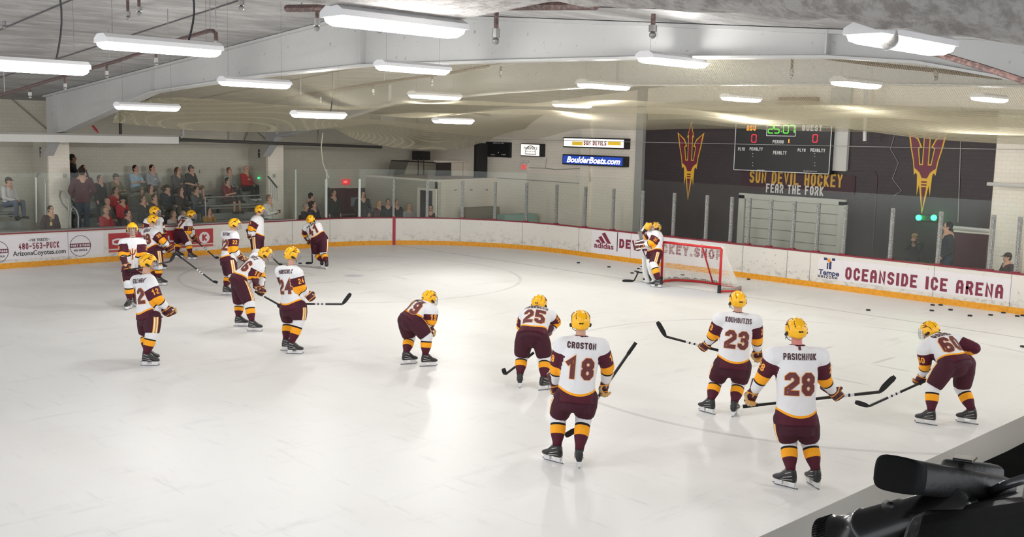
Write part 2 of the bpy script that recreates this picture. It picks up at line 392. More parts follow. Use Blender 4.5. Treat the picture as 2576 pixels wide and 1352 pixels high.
def bring(mb, px, zc, r, t, off=.006, fill=False, n=40):
    s0 = s_at(px, zc); vs = []
    for i in range(n):
        a = 2*math.pi*i/n
        vs += [bxyz(s0-r*math.cos(a), zc+r*math.sin(a), off), bxyz(s0-(r-t)*math.cos(a), zc+(r-t)*math.sin(a), off)]
    if fill: mb.add([vs[2*i] for i in range(n)], [tuple(range(n))])
    else: mb.add(vs, [(2*i, (2*i+2) % (2*n), (2*i+3) % (2*n), 2*i+1) for i in range(n)])
ADW = mat('ad_white', (226, 222, 226), .4, var=.04)
for nm, a in (('ticket_banner', (0, 260, 595, 655)), ('shop_banner', (1488, 1822, 578, 648)), ('arena_banner', (2058, 2546, 648, 700))):
    ad(nm, 'white printed banner', lambda mb: bquad(mb, *a, off=.003, n=30), ADW)
btext('OCEANSIDE ICE ARENA', 2127, 2524, 672, 703, INK, 'lettering', 'OCEANSIDE ICE ARENA in maroon capitals', .36, step=.1, gap=.3)
mb = MB()
for q in [((0, .78), (0, 1), (.28, 1), (.28, .78)), ((.72, .78), (.72, 1), (1, 1), (1, .78)), ((.3, 0), (.3, .55), (.42, .55), (.42, 0)), ((.5, 0), (.5, .7), (.7, .7), (.7, 0)), ((.28, .78), (.28, .9), (.45, .9), (.45, .78))]:
    s0 = s_at(2072, .6); w = bwidth(2072, 2100, .6); z0, z1 = zat(2072, 676), zat(2072, 648)
    mb.add([bxyz(s0-a*w, z0+b*(z1-z0), .007) for a, b in q], [(0, 1, 2, 3)])
o = mb.build('city_logo', mat('logo_navy', (34, 48, 96), .5), boards); o['label'] = 'navy T logo'
mb = MB(); bring(mb, 2086, zat(2086, 656), .05, .05, .009, True); o = mb.build('logo_sun', mat('logo_orange', (236, 150, 60), .5), boards)
btext('Tempe', 2060, 2112, 677, 694, mat('logo_navy', (34, 48, 96)), 'lettering', 'Tempe in navy', font=True, bold=.03)
btext('ARIZONA', 2059, 2108, 691, 698, INKD, 'lettering', 'ARIZONA in small dark capitals', .24)
btext('DEVILHOCKEY.SHOP', 1558, 1816, 601, 624, INK, 'lettering', 'DEVILHOCKEY.SHOP in maroon capitals', .36, step=.1)
mb = MB(); bquad(mb, 1552, 1554, 585, 633, .006, 2); mb.build('divider', INKD, boards)
mb = MB(); s0 = s_at(1501, .6); w = bwidth(1501, 1538, .6); z0, z1 = zat(1501, 610), zat(1501, 583)
for x0, x1, hh in ((0, .3, .3), (.27, .62, .64), (.56, 1, 1)):
    t = .24; q = [(x1-t, 0), (x1, 0), (x0+(x1-x0)*.0+t*.9+(.0), hh), (x0+.02, hh*.86)]
    q = [(x1-.24, 0), (x1, 0), (x1-.24*1-.0+(.0)-.42*hh+.22, hh), (x1-.24-.42*hh, hh-.14)]
    mb.add([bxyz(s0-a*w, z0+b*(z1-z0), .007) for a, b in q], [(0, 1, 2, 3)])
o = mb.build('sportswear_logo', INK, boards); o['label'] = 'three slanted maroon bars'
btext('adidas', 1495, 1544, 609, 623, INK, 'lettering', 'adidas in lower-case letters', font=True, bold=.025)
btext('FOR TICKETS', 77, 120, 601, 608, INKD, 'lettering', 'FOR TICKETS in small grey capitals', .22)
btext('-', 72, 75, 603, 608, INKD, 'lettering'); btext('-', 122, 126, 599, 604, INKD, 'lettering')
btext('480-563-PUCK', 47, 149, 613, 629, INK, 'lettering', '480-563-PUCK in maroon', .2, gap=.34)
btext('ArizonaCoyotes.com', 32, 165, 633, 649, INKB, 'lettering', 'ArizonaCoyotes.com in black', font=True, bold=.015)
for px in (202, -8):
    zc = zat(max(px, 2), 619 if px > 0 else 634); mb = MB(); bring(mb, px, zc, .29, .014); o = mb.build('badge_ring', INKD, boards)
    s0 = s_at(px, zc); mb = MB(); mb.add([bxyz(s0-a, zc+b, .007) for a, b in ((-.285, -.04), (.285, -.04), (.285, .07), (-.285, .07))], [(0, 1, 2, 3)]); mb.build('badge_band', mat('badge_maroon', (104, 44, 60)), boards)
    for t, ox, oz, w, h, mm in (('PART', -.16, .015, .2, .06, ADW), ('PACK', .16, .015, .2, .06, ADW), ('&', 0, .015, .05, .06, ADW), ('SUN DEVILS', 0, -.12, .36, .05, INKD)):
        mb = MB(); block_text(mb, t, lambda a, b: bxyz(s0-ox-a, zc+oz+b, .01), w, h, h*.26, step=.1); mb.build('lettering', mm, boards)
BR = mat('banner_red', (176, 44, 52), .45, var=.08); BR2 = mat('banner_red_pale', (196, 84, 74), .45)
ad('store_banner', 'red banner reading CIRCLE K', lambda mb: bquad(mb, 273, 536, 588, 627, .005, 8), BR)
ad('store_banner_stripe', 'pale red stripe', lambda mb: bquad(mb, 273, 536, 630, 636, .005, 8), BR2)
btext('CIRCLE', 282, 486, 601, 618, ADW, 'lettering', 'CIRCLE in white capitals', .26, off=.009, gap=.35)
mb = MB(); zc = zat(514, 598); bring(mb, 514, zc, .17, .1, .009, True); mb.build('badge_disc', ADW, boards)
s0 = s_at(514, zc); mb = MB(); block_text(mb, 'K', lambda a, b: bxyz(s0-a, zc+b, .013), .15, .19, .055); mb.build('lettering', BR, boards)
# glass and stanchions ---------------------------------------------------
def glassmat(name, tint, refl, haze):
    g = NT(name); t = g.t; tr = g.n('ShaderNodeBsdfTransparent'); tr.inputs[0].default_value = tint+(1,)
    gs = g.n('ShaderNodeBsdfGlossy'); gs.inputs['Roughness'].default_value = .12; gs.inputs[0].default_value = (.8, .85, .83, 1)
    df = g.n('ShaderNodeBsdfDiffuse'); df.inputs[0].default_value = (.62, .68, .66, 1)
    m1 = g.n('ShaderNodeMixShader'); m1.inputs[0].default_value = haze; g.l(tr.outputs[0], m1.inputs[1]); g.l(df.outputs[0], m1.inputs[2])
    m2 = g.n('ShaderNodeMixShader'); m2.inputs[0].default_value = refl; g.l(m1.outputs[0], m2.inputs[1]); g.l(gs.outputs[0], m2.inputs[2])
    g.l(m2.outputs[0], g.out.inputs['Surface']); return g.m
GLASS = glassmat('rink_glass', (.975, .99, .98), .02, .008)
ALU = NT('scuffed_aluminium'); ALU.col(ALU.mix(ALU.sstep(ALU.noise(45, 6), .42, .6), (164, 164, 161), (108, 108, 106))); ALU.b.inputs['Metallic'].default_value = .25; ALU.b.inputs['Roughness'].default_value = .5
PALE = mat('pale_aluminium', (206, 212, 208), .4, .2)
SCREEN = empty('glass_screen', (XE, 3, BH), 'low clear glass screen on scuffed metal posts round the corner and end boards', 'glass screen')
TALL = empty('glass_screen', (-7, YF, BH), 'tall clear glass screen in front of the bleachers and side aisle', 'glass screen')
posts = [822, 905, 990, 1074, 1162, 1243, 1321, 1396, 1468, 1538, 1611, 1690, 1772, 1834, 1878, 1932, 1990, 2050, 2118, 2236, 2356, 2487, 2610]
def stanchion(px, hgt, w, m, label, dark=False):
    s = s_at(px); p = bxyz(s, BH+.01, -.05); t = (bxyz(s+.01, 0)-bxyz(s-.01, 0)).normalized()
    o = bpy.data.objects.new('stanchion', None); COL.objects.link(o); o.location = p; rel(o, SCREEN); M = Matrix.Rotation(math.atan2(t.y, t.x), 3, 'Z')
    mb = MB(); mb.box((0, 0, hgt/2), (w, .05, hgt), M); mb.box((0, 0, hgt*.5), (w*.5, .075, hgt), M); u = mb.build('upright', m, None); u.parent = o
    mb = MB(); mb.box((0, 0, .015), (w*1.7, .09, .03), M); u = mb.build('foot_plate', RED, None); u.parent = o
    return o
for i, px in enumerate(posts):
    stanchion(px, 1.28, .095 if px > 1000 else .075, ALU.m if px > 950 else PALE, '')
for a, b in zip(posts[:-1], posts[1:]):
    s0, s1 = s_at(a), s_at(b); mb = MB()
    mb.hexa([bxyz(s0, BH+.01, -.045), bxyz(s1, BH+.01, -.045), bxyz(s1, BH+1.62, -.045), bxyz(s0, BH+1.62, -.045)], [bxyz(s0, BH+.01, -.055), bxyz(s1, BH+.01, -.055), bxyz(s1, BH+1.62, -.055), bxyz(s0, BH+1.62, -.055)])
    mb.build('glass_pane', GLASS, SCREEN)
# tall seamless glass before the bleachers
gx = [-60, 98, 330, 560, 742, 820]
for a, b in zip(gx[:-1], gx[1:]):
    s0, s1 = s_at(a), s_at(b); off = -.3 if a < 742 else -.06; hz = 1.55
    mb = MB(); mb.hexa([bxyz(s0-.01, BH+.03, off), bxyz(s1+.01, BH+.03, off), bxyz(s1+.01, BH+hz, off), bxyz(s0-.01, BH+hz, off)], [bxyz(s0-.01, BH+.03, off-.012), bxyz(s1+.01, BH+.03, off-.012), bxyz(s1+.01, BH+hz, off-.012), bxyz(s0-.01, BH+hz, off-.012)])
    mb.build('glass_pane', GLASS, TALL)
for px in (748, 825):
    s = s_at(px); mb = MB(); p = bxyz(s, 0, -.1); mb.box((p.x, p.y, BH+.8), (.04, .04, 1.6)); mb.build('corner_post', PALE, TALL)
# ------------------------------------------------------------------ room shell
def brickmat(name, a, b, mort, sx=2.4, bumpst=.25, var=.0):
    g = NT(name); br = g.n('ShaderNodeTexBrick'); mp = g.n('ShaderNodeMapping'); mp.inputs['Rotation'].default_value = (math.pi/2, 0, 0)
    cb = g.n('ShaderNodeCombineXYZ'); sp = g.n('ShaderNodeSeparateXYZ'); g.l(g.tc.outputs['Object'], sp.inputs[0])
    g.l(g.math('ADD', sp.outputs[0], sp.outputs[1]), cb.inputs[0]); g.l(sp.outputs[2], cb.inputs[1]); g.l(cb.outputs[0], br.inputs['Vector'])
    br.inputs['Scale'].default_value = sx; br.inputs['Mortar Size'].default_value = .012; br.inputs['Mortar Smooth'].default_value = .3
    for k, v in (('Color1', a), ('Color2', b), ('Mortar', mort)): br.inputs[k].default_value = lin(v)+(1,)
    c = g.mix(g.math('MULTIPLY', g.sstep(g.noise(1.5, 6), .5, .8), .25), br.outputs['Color'], mort)
    g.col(c); g.b.inputs['Roughness'].default_value = .55; return g.m
WB = brickmat('painted_block', (240, 231, 217), (237, 228, 214), (222, 213, 199)); GB = brickmat('painted_block_grey', (196, 191, 176), (192, 187, 172), (178, 173, 158))
DB = brickmat('dark_block', (54, 42, 46), (50, 39, 43), (38, 30, 33))
XW = 5.5
def slab(name, lo, hi, m, kind='structure'):
    mb = MB(); mb.box([(a+b)/2 for a, b in zip(lo, hi)], [b-a for a, b in zip(lo, hi)]); o = mb.build(name, m); o['kind'] = kind; return o
slab('wall_end', (XW, -17.5, -.1), (XW+.3, 16.95, 6.0), WB)
slab('wall_far', (-26, 16.65, -.1), (XW, 16.95, 4.8), GB)
ins = NT('ceiling_foil')
w1 = ins.noise(1.7, 7, ins.scaled(.55, 1.9, 1, .5), .68)
c = ins.mix(ins.sstep(w1, .35, .68), (160, 158, 157), (200, 199, 198)); c = ins.mix(ins.math('MULTIPLY', ins.sstep(ins.noise(5, 5, ins.scaled(.3, 3.5, 1, .35)), .6, .72), .6), c, (222, 220, 220))
ins.col(c); ins.b.inputs['Roughness'].default_value = .45; ins.b.inputs['Metallic'].default_value = .1; ins.bump(w1, 1.0, .25)
def ceilz(y): return 5.91-.087*abs(y)
mb = MB(); ys = [-18, -13, -9, -4, 0, 4, 9, 13, 17.7]
mb.loft([[(x, y, ceilz(y)) for x in (-30, 6)]+[(x, y, ceilz(y)+.15) for x in (6, -30)] for y in ys]); o = mb.build('ceiling', ins.m); o['kind'] = 'structure'
# seams of the insulation
for i, x in enumerate((-17.4, -14.8, -12.6, -8, -6, -3)):
    mb = MB(); mb.tube([(x, -17, ceilz(-17)-.012), (x, 0, ceilz(0)-.012), (x, 17.3, ceilz(17.3)-.012)], .012, 5); o = mb.build('trim_%d' % (i+1), mat('seam_dark', (92, 90, 92), .7)); o['kind'] = 'structure'
# rigid frames
FM = NT('frame_paint'); c = FM.mix(FM.noise(.8, 5), (198, 198, 196), (180, 180, 179)); c = FM.mix(FM.math('MULTIPLY', FM.sstep(FM.noise(9, 6), .64, .74), .6), c, (120, 112, 108)); FM.col(c); FM.b.inputs['Roughness'].default_value = .5; FM.bump(FM.noise(20, 5), .2, .01)
FR = NT('foam_rough'); FR.col(FR.mix(FR.sstep(FR.noise(9, 8, None, .7), .4, .62), (190, 187, 184), (152, 147, 143))); FR.b.inputs['Roughness'].default_value = .9; FR.bump(FR.noise(14, 8, None, .7), .7, .07)
LOW = [(15.2, 2.9), (14.4, 3.55), (13.6, 3.64), (10.4, 4.24), (8.4, 4.61), (3.9, 4.86), (0, 4.98), (-3.9, 4.93), (-6.3, 4.89), (-9.2, 4.8), (-10.3, 4.7), (-11.5, 4.46), (-13.6, 3.7), (-15.0, 3.1)]
def frame(x, name, label, web=.03, parts=True):
    root = empty(name, (x, 0, 3), label, 'roof beam', 'white steel roof frames spanning the rink')
    mb = MB()
    mb.loft([[(x-web, y, z), (x+web, y, z), (x+web, y, ceilz(y)-.02), (x-web, y, ceilz(y)-.02)] for y, z in LOW]); mb.build('web', FM.m, root)
    mb = MB(); mb.loft([[(x-.14, y, z-.03), (x+.14, y, z-.03), (x+.14, y, z), (x-.14, y, z)] for y, z in LOW]); mb.build('bottom_flange', FM.m, root)
    mb = MB(); mb.loft([[(x-.12, y, ceilz(y)-.06), (x+.12, y, ceilz(y)-.06), (x+.12, y, ceilz(y)-.01), (x-.12, y, ceilz(y)-.01)] for y, z in LOW]); mb.build('top_flange', FM.m, root)
    for y, z in ((8.4, 4.6), (0, 4.97), (-9.2, 4.79), (14.4, 3.6)):
        mb = MB(); mb.box((x, y, (z+ceilz(y))/2), (.26, .025, ceilz(y)-z-.05)); mb.build('stiffener', FM.m, root)
    return root
frame(-10.2, 'roof_frame', 'big white steel roof beam arching across the whole picture'); frame(-3.1, 'roof_frame', 'second white steel roof beam, behind the netting')
# spray-foamed frame close to the camera
root = empty('roof_frame', (-15.6, 0, 3), 'rough foam-covered beam across the top right corner, nearest the camera', 'roof beam', 'white steel roof frames spanning the rink')
mb = MB(); rnd = random.Random(3); R = []
low2 = [(-1, 5.62), (-4, 5.4), (-7, 5.16), (-9.7, 4.84), (-11.2, 4.68), (-12.2, 4.54), (-13.4, 4.36), (-14.4, 3.9), (-15.5, 3.3)]
for i in range(91):
    y = -1-14.5*i/90; z = float(np.interp(-y, [-a for a, b in low2], [b for a, b in low2]))
    rg = []
    for k in range(14):
        a = 2*math.pi*k/14; j = .05*rnd.random()
        rg.append((-15.7+(.32+j)*math.cos(a), y+.03*rnd.random(), z+.25+(.25+j)*math.sin(a)))
    R.append(rg)
mb.loft(R); mb.build('foam_sleeve', FR.m, root, smooth=True)
LIPM = NT('foam_crust'); LIPM.col(LIPM.mix(LIPM.sstep(LIPM.noise(22, 6, None, .7), .52, .62), (226, 220, 215), (128, 120, 114))); LIPM.b.inputs['Roughness'].default_value = .9; LIPM.bump(LIPM.noise(30, 8, None, .8), 1.0, .08)
mb = MB(); R = []
for i in range(181):
    y = -1-14.5*i/180; z = float(np.interp(-y, [-a for a, b in low2], [b for a, b in low2])); R.append([(-15.4+(.1+.05*rnd.random())*math.cos(a), y, z+.13+(.06+.05*rnd.random())*math.sin(a)) for a in [2*math.pi*k/12 for k in range(12)]])
mb.loft(R); mb.build('foam_lip', LIPM.m, root, smooth=True)
mb = MB(); mb.loft([[(-15.9-.0, -1-i*1.45, float(np.interp(1+i*1.45, [-a for a, b in low2], [b for a, b in low2]))+.3), (-15.5, -1-i*1.45, float(np.interp(1+i*1.45, [-a for a, b in low2], [b for a, b in low2]))+.3), (-15.5, -1-i*1.45, ceilz(1+i*1.45)), (-15.9, -1-i*1.45, ceilz(1+i*1.45))] for i in range(11)]); mb.build('web', FR.m, root)
mb = MB(); mb.box((-19.2, -12.2, 4.95), (6.6, 6.5, .06), Matrix.Rotation(math.radians(-4), 3, 'X')); o = mb.build('ceiling_panel', FR.m); o['kind'] = 'structure'
# walls stubs (pillars) of the stands with letters
def pillar(x, name, label, letter, top):
    root = empty(name, (x, 16, 0), label, 'pillar')
    mb = MB(); mb.box((x+.3, 16.07, top/2), (.62, 1.16, top)); mb.build('pier', GB, root)
    mb = MB(); mb.box((x+.31, 15.45, top/2), (.6, .08, top)); o = mb.build('end_face', WB, root)
    mb = MB(); f = lambda a, b: Vector((x-.014, 15.95-a, 2.95+b)); block_text(mb, letter, f, .14, .3, .05); o = mb.build('letter', INKB, root); o['label'] = 'black letter '+letter
    mb = MB(); mb.box((x-.008, 15.95, 2.95), (.01, .3, .42)); mb.build('letter_plate', mat('plate_grey', (186, 184, 176)), root)
    return root
pillar(-10.14, 'pillar', 'white block pillar left of the bleachers with a black F on its side', 'F', 3.3)
pillar(-2.92, 'pillar', 'white block pillar right of the bleachers with a black G on its side', 'G', 3.3)
for x0, x1, nm in ((-10.4, -3.4, 1),):
    slab('trim_11', (x0-9, 16.5, 3.12), (XW, 16.66, 3.3), GB)
# long pale duct and dark pipe over the stands
a, b = onplane(0, 346, 1, 14.3), onplane(443, 351, 1, 14.3)
root = empty('air_duct', ((a[0]+b[0])/2, 14.3, a[2]), 'long pale rectangular duct running over the left bleachers', 'duct')
mb = MB(); mb.box(((a[0]-3+b[0])/2, 14.3, a[2]), (b[0]-a[0]+3, .35, .22)); mb.build('casing', mat('duct_pale', (204, 203, 198), .4, var=.06), root)
mb = MB(); mb.box(((a[0]-3+b[0])/2, 14.12, a[2]+.12), (b[0]-a[0]+3, .03, .05)); mb.build('edge_strip', mat('duct_edge', (150, 148, 142)), root)
c = onplane(960, 372, 1, 14.3)
root = empty('heater_pipe', (b[0], 14.3, b[2]), 'dark horizontal pipe continuing the pale duct to the right', 'pipe')
mb = MB(); mb.tube([(b[0]-.1, 14.3, b[2]), (c[0], 14.3, c[2]+.02)], .05); mb.build('pipe', mat('pipe_dark', (70, 68, 64), .5), root)
mb = MB(); mb.box((b[0]-.05, 14.3, b[2]), (.22, .2, .2)); mb.build('burner_box', mat('pipe_dark', (70, 68, 64)), root)
for px in (575, 800): q = onplane(px, 360, 1, 14.3); mb = MB(); mb.tube([(q[0], 14.3, q[2]), (q[0], 14.3, ceilz(14.3))], .03); mb.build('hanger', mat('pipe_grey', (132, 130, 124)), root)
q = onplane(461, 340, 1, 14.2); mb = MB(); mb.tube([(q[0], 14.2, ceilz(14.2)), (q[0], 14.2, q[2]), (q[0]-.1, 14.2, q[2]-.08)], .055); tag(mb.build('vent_pipe', mat('pipe_pale', (176, 174, 168), .4)), 'pale vertical flue pipe rising from the end of the duct', 'pipe')
q = onplane(303, 330, 1, 14.9); mb = MB(); mb.tube([(q[0], 14.9, ceilz(14.9)), (q[0], 14.9, q[2]-.1)], .045); tag(mb.build('support_post', mat('pipe_dark', (70, 68, 64))), 'dark hanger post above the pale duct', 'post')
# wind braces on the far wall
for i, (p0, p1) in enumerate((((30, 250), (128, 333)), ((598, 285), (690, 370)), ((640, 290), (610, 365)), ((0, 243), (330, 252)), ((330, 262), (650, 280)))):
    a, b = onplane(*p0, 1, 16.6), onplane(*p1, 1, 16.6); mb = MB(); mb.tube([a, b], .02 if i > 2 else .014, 6)
    tag(mb.build('brace_rod', mat('pipe_grey', (132, 130, 124))), ['diagonal rod on the wall behind the left knee of the arching beam', 'diagonal rod above the G pillar, falling right', 'short rod above the G pillar, falling left', 'horizontal rail along the top of the far left wall', 'horizontal rail along the top of the far wall over the bleachers'][i], 'rod')
# end wall: dark painted field -----------------------------------------------
def wq(x0, y0, x1, y1, X=XW): return onplane(x0, y0, 0, X), onplane(x1, y1, 0, X)
def wbox(name, x0, y0, x1, y1, m, depth=.02, X=XW, parent=None, label=None, cat=None):
    a, b = wq(x0, y0, x1, y1, X); mb = MB(); mb.box((X-depth/2, (a[1]+b[1])/2, (a[2]+b[2])/2), (depth, abs(a[1]-b[1]), abs(a[2]-b[2])))
    o = mb.build(name, m, parent)
    if label: tag(o, label, cat)
    return o
Yl, Yr = onplane(1622, 400, 0, XW)[1], onplane(2497, 480, 0, XW)[1]
slab('wall_end_dark', (XW-.02, Yr, 0), (XW, Yl, 4.68), DB)
slab('trim_12', (XW-.16, Yl-.02, 0), (XW, Yl+.28, 5.4), mat('pilaster_grey', (160, 158, 154), .5))
slab('trim_13', (XW-.12, Yl+2.35, 0), (XW, Yl+2.75, 5.4), WB); slab('trim_14', (XW-.12, Yr-1.3, 0), (XW, Yr-.9, 5.4), WB)
y1 = onplane(2140, 330, 0, XW)[1]; y0 = onplane(2090, 330, 0, XW)[1]; zb = onplane(2110, 430, 0, XW)[2]
slab('trim_15', (XW-.14, y1, zb), (XW-.02, y0, 5.3), mat('pilaster_pale', (196, 194, 188), .5))
GOLDP = mat('paint_gold', (222, 172, 48), .5); MARP = mat('paint_maroon', (104, 26, 48), .5)
def fork(cx, cy, hgt, wid, label, X=XW-.02, bend=0.0):
    c0 = onplane(cx[0], cy[0], 0, X); c1 = onplane(cx[1], cy[1], 0, X); Hh = c0[2]-c1[2]; ym, zt = (c0[1]+c1[1])/2, c0[2]; k = Hh*.88
    root = empty('fork_emblem', (X, ym, zt-Hh/2), label, 'emblem')
    G = [[(0, 0), (.062, .215), (.041, .2), (.041, .485), (.062, .485), (.088, .33), (.052, .318), (.1, .23), (.232, .145), (.188, .33), (.152, .45), (.14, .52), (.127, .6), (.105, .575), (.09, .6), (.078, .81), (.058, .7), (0, 1)]]
    Mo = [[(0, .04), (.044, .185), (.028, .178), (.028, .498), (.072, .498), (.102, .325), (.076, .305), (.11, .245), (.205, .17), (.172, .33), (.138, .45), (.125, .53), (.09, .55), (.06, .575), (.03, .63), (0, .63)], [(0, .66), (.035, .66), (.03, .675), (0, .675)], [(0, .69), (.033, .69), (.03, .705), (0, .705)], [(0, .72), (.03, .72), (.0, .96)]]
    for nm, polys, m, off in (('outline', G, GOLDP, .006), ('inlay', Mo, MARP, .012)):
        mb = MB()
        for pl in polys:
            for sgn in (1, -1):
                pts = [(X-off, ym-sgn*a*k, zt-b*Hh) for a, b in pl]
                tri = tessellate_polygon([[Vector((p[1], p[2], 0)) for p in pts]]); mb.add(pts, [tuple(t_) for t_ in tri])
        mb.build(nm, m, root)
fork((1741, 1729), (304, 505), 0, 0, 'maroon and gold fork painted on the dark wall left of the scoreboard')
fork((2337, 2319), (292, 540), 0, 0, 'larger maroon and gold fork painted on the dark wall at the right')
# painted slogan
def wtext(text, x0, x1, yt, yb, m, X, off, parent, name='lettering', label=None, th=.3, font=False, bold=.02, gap=.28, shear=0, step=9):
    a = onplane(x0, (yt+yb)/2, 0, X); b = onplane(x1, (yt+yb)/2, 0, X); t = onplane((x0+x1)/2, yt, 0, X)[2]; u = onplane((x0+x1)/2, yb, 0, X)[2]
    zc = (t+u)/2; yc = (a[1]+b[1])/2; w = a[1]-b[1]; h = t-u; fn = lambda p, q: Vector((X-off, yc-p, zc+q)); mb = MB()
    if font: font_mesh(text, fn, w, h, mb, bold, shear)
    else: block_text(mb, text, fn, w, h, h*th, gap=gap, step=step)
    o = mb.build(name, m, parent)
    if label: o['label'] = label
    return o
root = empty('wall_slogan', (XW, 0, 2.7), 'gold SUN DEVIL HOCKEY and white FEAR THE FORK painted above the roll-up door', 'sign')
wbox('backing', 1868, 430, 2150, 492, mat('backing_maroon', (58, 30, 38), .6), .03, XW-.02, root)
wtext('SUN DEVIL HOCKEY', 1886, 2120, 434, 466, mat('paint_ochre', (196, 150, 50), .5), XW-.05, .006, root, th=.3); wtext('FEAR THE FORK', 1927, 2072, 466, 489, mat('paint_offwhite', (206, 204, 200)), XW-.05, .006, root, th=.28)
# roll-up door
a, b = wq(1872, 490, 2118, 600); DY0, DY1 = a[1], b[1]; DT = onplane(1995, 506, 0, XW)[2]
root = empty('rollup_door', (XW, (DY0+DY1)/2, 0), 'white sectional roll-up door behind the end glass', 'door'); root['kind'] = 'structure'; root.name = 'door_1'
for i in range(7):
    mb = MB(); z0, z1 = DT*i/7, DT*(i+1)/7; mb.box((XW-.05, (DY0+DY1)/2, (z0+z1)/2), (.04, DY0-DY1-.24, z1-z0-.018)); mb.build('door_section', mat('door_white', (192, 190, 182), .5, var=.08), root)
mb = MB(); mb.box((XW-.04, (DY0+DY1)/2, DT/2), (.03, DY0-DY1-.2, DT)); mb.build('door_back', mat('joint_grey', (120, 116, 112)), root)
for y in (DY0, DY1): mb = MB(); mb.box((XW-.08, y, DT/2+.04), (.1, .2, DT+.08)); mb.build('door_jamb', mat('door_white', (192, 190, 182)), root)
mb = MB(); mb.box((XW-.08, (DY0+DY1)/2, DT+.06), (.1, DY0-DY1+.2, .16)); mb.build('door_head', mat('door_white', (192, 190, 182)), root)
# maroon door right
a = onplane(2405, 583, 0, XW)[2]; ya, yb = onplane(2405, 620, 0, XW)[1], onplane(2485, 620, 0, XW)[1]
root = empty('door_2', (XW, (ya+yb)/2, 0), 'dark maroon door under the second fork emblem', 'door'); root['kind'] = 'structure'
mb = MB(); mb.box((XW-.05, (ya+yb)/2, a/2), (.06, ya-yb, a)); mb.build('door_leaf', mat('door_maroon', (72, 24, 34), .5), root); mb = MB(); mb.box((XW-.07, (ya+yb)/2, a+.03), (.08, ya-yb+.1, .07)); mb.build('door_head', WB, root)
# scoreboard --------------------------------------------------------------
X = XW-.3; sb = empty('scoreboard', (XW-.15, 1.0, 3.5), 'black electronic scoreboard showing 25:07 on the end wall', 'scoreboard')
a0 = onplane(1852, 296, 0, X); a1 = onplane(1847, 430, 0, X); a2 = onplane(2086, 437, 0, X); YA, YB, ZA, ZB = a0[1], a2[1], a0[2], (a1[2]+a2[2])/2
mb = MB(); mb.box((XW-.16, (YA+YB)/2, (ZA+ZB)/2), (.28, YA-YB, ZA-ZB)); mb.build('cabinet', mat('board_black', (26, 26, 28), .5), sb, bevel=.01)
WL = mat('board_line', (228, 228, 226), .5)
def sline(y0, y1, z0, z1, nm='white_border'): mb = MB(); mb.box((X-.006, (y0+y1)/2, (z0+z1)/2), (.008, abs(y0-y1), abs(z0-z1))); mb.build(nm, WL, sb)
t = .02
sline(YA, YA-t, ZA, ZB); sline(YB, YB+t, ZA, ZB); sline(YA, YB, ZB, ZB+t); sline(YA, YB, ZA, ZA-t)
def E_(name, rgb, s): return mat(name, rgb, .5, emit=rgb, estr=s)
LG, LR, LA = E_('led_green', (90, 250, 60), 1.1), E_('led_red', (240, 40, 60), 1.0), E_('led_amber', (250, 160, 50), .9)
wb0, wb1 = onplane(1930, 316, 0, X), onplane(2001, 343, 0, X)
for y in (wb0[1], wb1[1]): sline(y-.01, y+.01, wb0[2], wb1[2], 'clock_border')
for z in (wb1[2], wb0[2]): sline(wb0[1], wb1[1], z-.01, z+.01, 'clock_border')
SEG = {'2': 'abged', '5': 'afgcd', '0': 'abcdef', '7': 'abc', '1': 'bc'}
SP = {'a': ((0, 1), (1, 1)), 'b': ((1, 1), (1, .5)), 'c': ((1, .5), (1, 0)), 'd': ((0, 0), (1, 0)), 'e': ((0, .5), (0, 0)), 'f': ((0, 1), (0, .5)), 'g': ((0, .5), (1, .5))}
def seg7(ch, x0, x1, yt, yb, m):
    p, q = onplane(x0, yt, 0, X), onplane(x1, yb, 0, X); w, h = p[1]-q[1], p[2]-q[2]; mb = MB()
    for sg in SEG[ch]:
        (a, b), (c, d) = SP[sg]; y0, z0, y1, z1 = p[1]-a*w, q[2]+b*h, p[1]-c*w, q[2]+d*h; L = .86
        ym, zm = (y0+y1)/2, (z0+z1)/2; mb.box((X-.008, ym, zm), (.01, max(.024, abs(y0-y1)*L), max(.024, abs(z0-z1)*L)))
    o = mb.build('digit', m, sb); o['label'] = 'lit digit '+ch
for ch, x0 in (('2', 1934), ('5', 1949), ('0', 1972), ('7', 1987)): seg7(ch, x0, x0+11, 315, 335, LG)
for dy in (321, 331): p = onplane(1966, dy, 0, X); mb = MB(); mb.box((X-.008, p[1], p[2]), (.01, .025, .025)); mb.build('colon_dot', WL, sb)
seg7('0', 1892, 1902, 339, 358, LR); seg7('0', 2046, 2056, 339, 358, LR)
p = onplane(1985, 355, 0, X); mb = MB(); mb.box((X-.008, p[1], p[2]), (.01, .028, .11)); mb.build('period_digit', LA, sb)
for tx, x0, x1, yt, yb, m in (('ASU', 1879, 1902, 316, 329, LA), ('GUEST', 2018, 2069, 315, 330, WL), ('PERIOD', 1944, 1972, 353, 361, WL), ('PLYR', 1857, 1874, 371, 379, WL), ('PENALTY', 1886, 1919, 371, 379, WL), ('PENALTY', 1945, 1979, 380, 389, WL), ('PLYR', 2007, 2027, 374, 382, WL), ('PENALTY', 2039, 2076, 374, 383, WL)):
    wtext(tx, x0, x1, yt, yb, m, X, .008, sb, th=.24, label='lettering '+tx)
for px in (1894, 2050):
    for py in (387, 394, 410, 417): p = onplane(px, py, 0, X); mb = MB(); mb.box((X-.008, p[1], p[2]), (.01, .02, .02)); mb.build('dot', WL, sb)
wtext('ELECTRO-MECH', 1905, 1923, 427, 429, WL, X, .008, sb, th=.2); wtext('ELECTRONICS', 2022, 2055, 430, 432, WL, X, .008, sb, th=.2)
